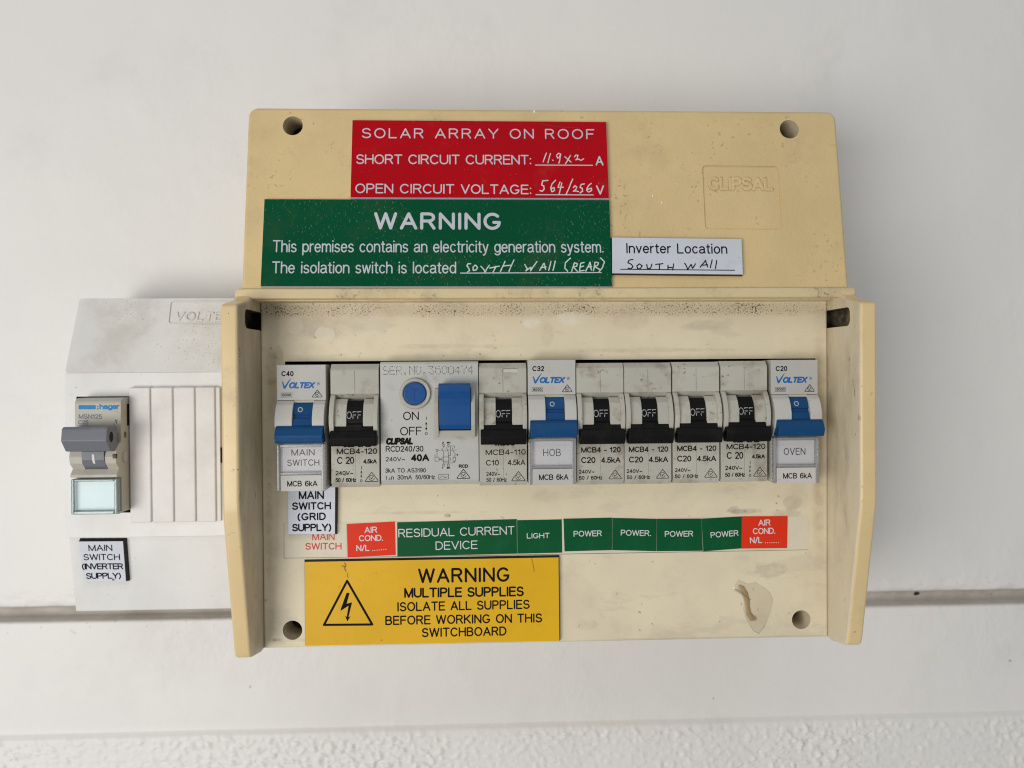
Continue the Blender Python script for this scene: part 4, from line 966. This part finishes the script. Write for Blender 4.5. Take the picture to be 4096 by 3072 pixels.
# inverter supply sign on the lower cover
Vn = Vector((0, 4.2, -(vl - vb))).normalized() * -1; lf = Frame((0, 22.0 + 1.4, vl), Vn)
t, fr = sign('engraved_sign', 'small white engraved inverter supply sign on the small white switchboard', lf, 2.2, quadz(200, 1800, .407, (282, 900), (716, 897), (746, 1291), (332, 1289)), M_lwhite, M_lblack, bev=.6)
mb = MB(); A = zoom(fr, 200, 1800, .407)
text(mb, A, 'MAIN', 380, 994, 615, 992, 68, 9.5, M_ink, track=.2); text(mb, A, 'SWITCH', 330, 1084, 690, 1083, 68, 9.5, M_ink, track=.2)
text(mb, A, '(INVERTER', 316, 1174, 722, 1173, 66, 9.5, M_ink, track=.14); text(mb, A, 'SUPPLY)', 356, 1268, 700, 1264, 66, 9.5, M_ink, track=.16)
scribble(mb, A, [[(612, 1276), (628, 1270), (632, 1278), (615, 1280)]], 6, M_ink); mb.build('lettering', t)

# breaker with grey lever in the small board
HF = vplane(VD + 7); u0, v0 = HF.hit(304, 2052); fr = HF.off(u=u0, v=v0)
t = thing('circuit_breaker', 'grey-lever breaker with bluish window, alone in the small white switchboard', 'circuit breaker', fr)
HA = zoom(fr, 240, 1550, .3316); W = 17.6
htop = HA(400, 128)[1]
mb = MB(); mb.prism([(-22, 0), (-22, htop), (-1.8, htop), (-.3, htop - 1.2), (0, htop - 2), (0, 31), (0, 17), (0, .2), (-.4, 0)], 0, W, M_hbody, .2, 2, ax='nv')
sh = [(-1, 28), (1.2, 27), (3.6, 25.0), (4.3, 22), (3.8, 19.5), (1.9, 17.4), (3.6, 15.3), (3.6, 14.2), (-1, 14.0)]
mb.prism(sh, .03, 4.9, M_hbody, .2, 2, ax='nv'); mb.prism(sh, 13.4, W - .03, M_hbody, .2, 2, ax='nv')
mb.prism([(-1, 17.4), (1.8, 17.3), (3.6, 15.3), (3.6, 14.2), (-1, 14)], 4.8, 13.5, M_hbody, .15, 2, ax='nv')
mb.box(W - 1.2, W + .02, 21.5, 23.2, 3.0, 4.4, M_holewall, .1)
mb.build('housing', t)
mb = MB(); mb.box(W - .1, W + .04, 33.5, htop - 2.5, -9, -4.5, M_dark)
for n_, v_, r_ in ((-3, 30, 1.3), (-2.2, 21.5, 2.1)):
    mb.prism([(n_ + r_ * .7 * math.cos(a * PI / 10), v_ + r_ * math.sin(a * PI / 10)) for a in range(20)], W - .2, W + .05 + (.4 if r_ > 2 else 0), M_holewall if r_ < 2 else M_hbody, 0, ax='nv')
mb.build('side_marks', t)
mb = MB(); mb.prism([(-1, 26.5), (3.0, 26), (4.7, 24.2), (4.4, 21), (3.2, 18.6), (1.4, 17.3), (-1, 17.2)], 4.95, 13.35, M_hgrey, .12, 2, ax='nv')
mb.prism([(2.2, 33.6), (8.4, 34.0), (9.3, 33.2), (9.9, 28.8), (7.0, 24.6), (4.0, 24.2), (2.4, 27), (1.6, 31)], .3, 17.2, M_hgrey, .4, 3, ax='nv')
lv = mb.build('switch_lever', t)
mb = MB(); mb.prism([(6.6 + 1.35 * math.cos(a * PI / 12), 30.0 + 2.0 * math.sin(a * PI / 12)) for a in range(24)], 17.0, 17.26, M_dark, 0, ax='nv'); mb.build('lever_hole', lv)
mb = MB()
for i in range(6):
    a0, a1 = 23.2 - i * .6, 23.2 - (i + 1) * .6
    def nn(v): return 4.7 + (24.2 - v) * -.3 / 3.2 if v > 21 else 4.4 - (21 - v) * 1.2 / 2.4
    bm = mb.bm; mb.mi(M_paper); bm.faces.new([bm.verts.new(Vector(p) * MM) for p in ((8.8, a0, nn(a0) + .06), (8.8, a1, nn(a1) + .06), (9.7, a1, nn(a1) + .06), (9.7, a0, nn(a0) + .06))])
bmesh.ops.recalc_face_normals(mb.bm, faces=mb.bm.faces)
mb.build('on_marking', lv)
mb = MB(); mb.box(1.4, 16.2, 1.2, 13.4, 1.2, 1.5, M_paper2, 0); mb.build('label_card', t)
mb = MB(); mb.box(1.3, 16.3, 1.6, 12.6, 2.8, 3.2, M_hpane, .1); mb.build('window_pane', t)
mb = MB(); mb.box(.1, 1.3, 0, 13.6, 1.0, 3.5, M_hrim, .35); mb.box(16.3, 17.5, 0, 13.6, 1.0, 3.5, M_hrim, .35); mb.box(1.3, 16.3, 12.6, 13.6, 1.5, 3.5, M_hrim, .3); mb.box(1.3, 16.3, 0, 1.4, 1.5, 3.8, M_hrim, .3)
mb.box(-.2, 17.8, -.1, 1.0, 1.3, 2.6, M_hrim, .2)
mb.build('window_frame', t)
mb = MB(); A = HA
mb.flat([A(*p) for p in rr(224, 212, 432, 263, 12)], .03, M_inkcyan)
line(mb, A, [(455, 229), (455.1, 229)], 17, M_inkcyan); line(mb, A, [(455, 257), (455.1, 257)], 17, M_inkcyan); text(mb, A, 'hager', 476, 265, 720, 262, 70, 13, M_inkcyan, track=.16)
text(mb, A, 'MSN125', 225, 378, 508, 380, 60, 8.5, M_hgrey, track=.2); text(mb, A, 'C25', 218, 446, 343, 447, 55, 8.5, M_hgrey, track=.2); line(mb, A, [(345, 462), (218, 462), (216, 495), (345, 495), (345, 462)], 4, M_ink)
line(mb, A, [(648, 432), (678, 498)], 4.5, M_ink); line(mb, A, [(678, 500), (668, 512), (688, 522), (672, 535), (688, 545), (680, 560)], 5, M_ink); line(mb, A, [(672, 385), (682, 435)], 5, M_ink); line(mb, A, [(662, 400), (690, 396)], 5, M_ink); line(mb, A, [(662, 418), (692, 414)], 5, M_ink)
mb.build('lettering', t)
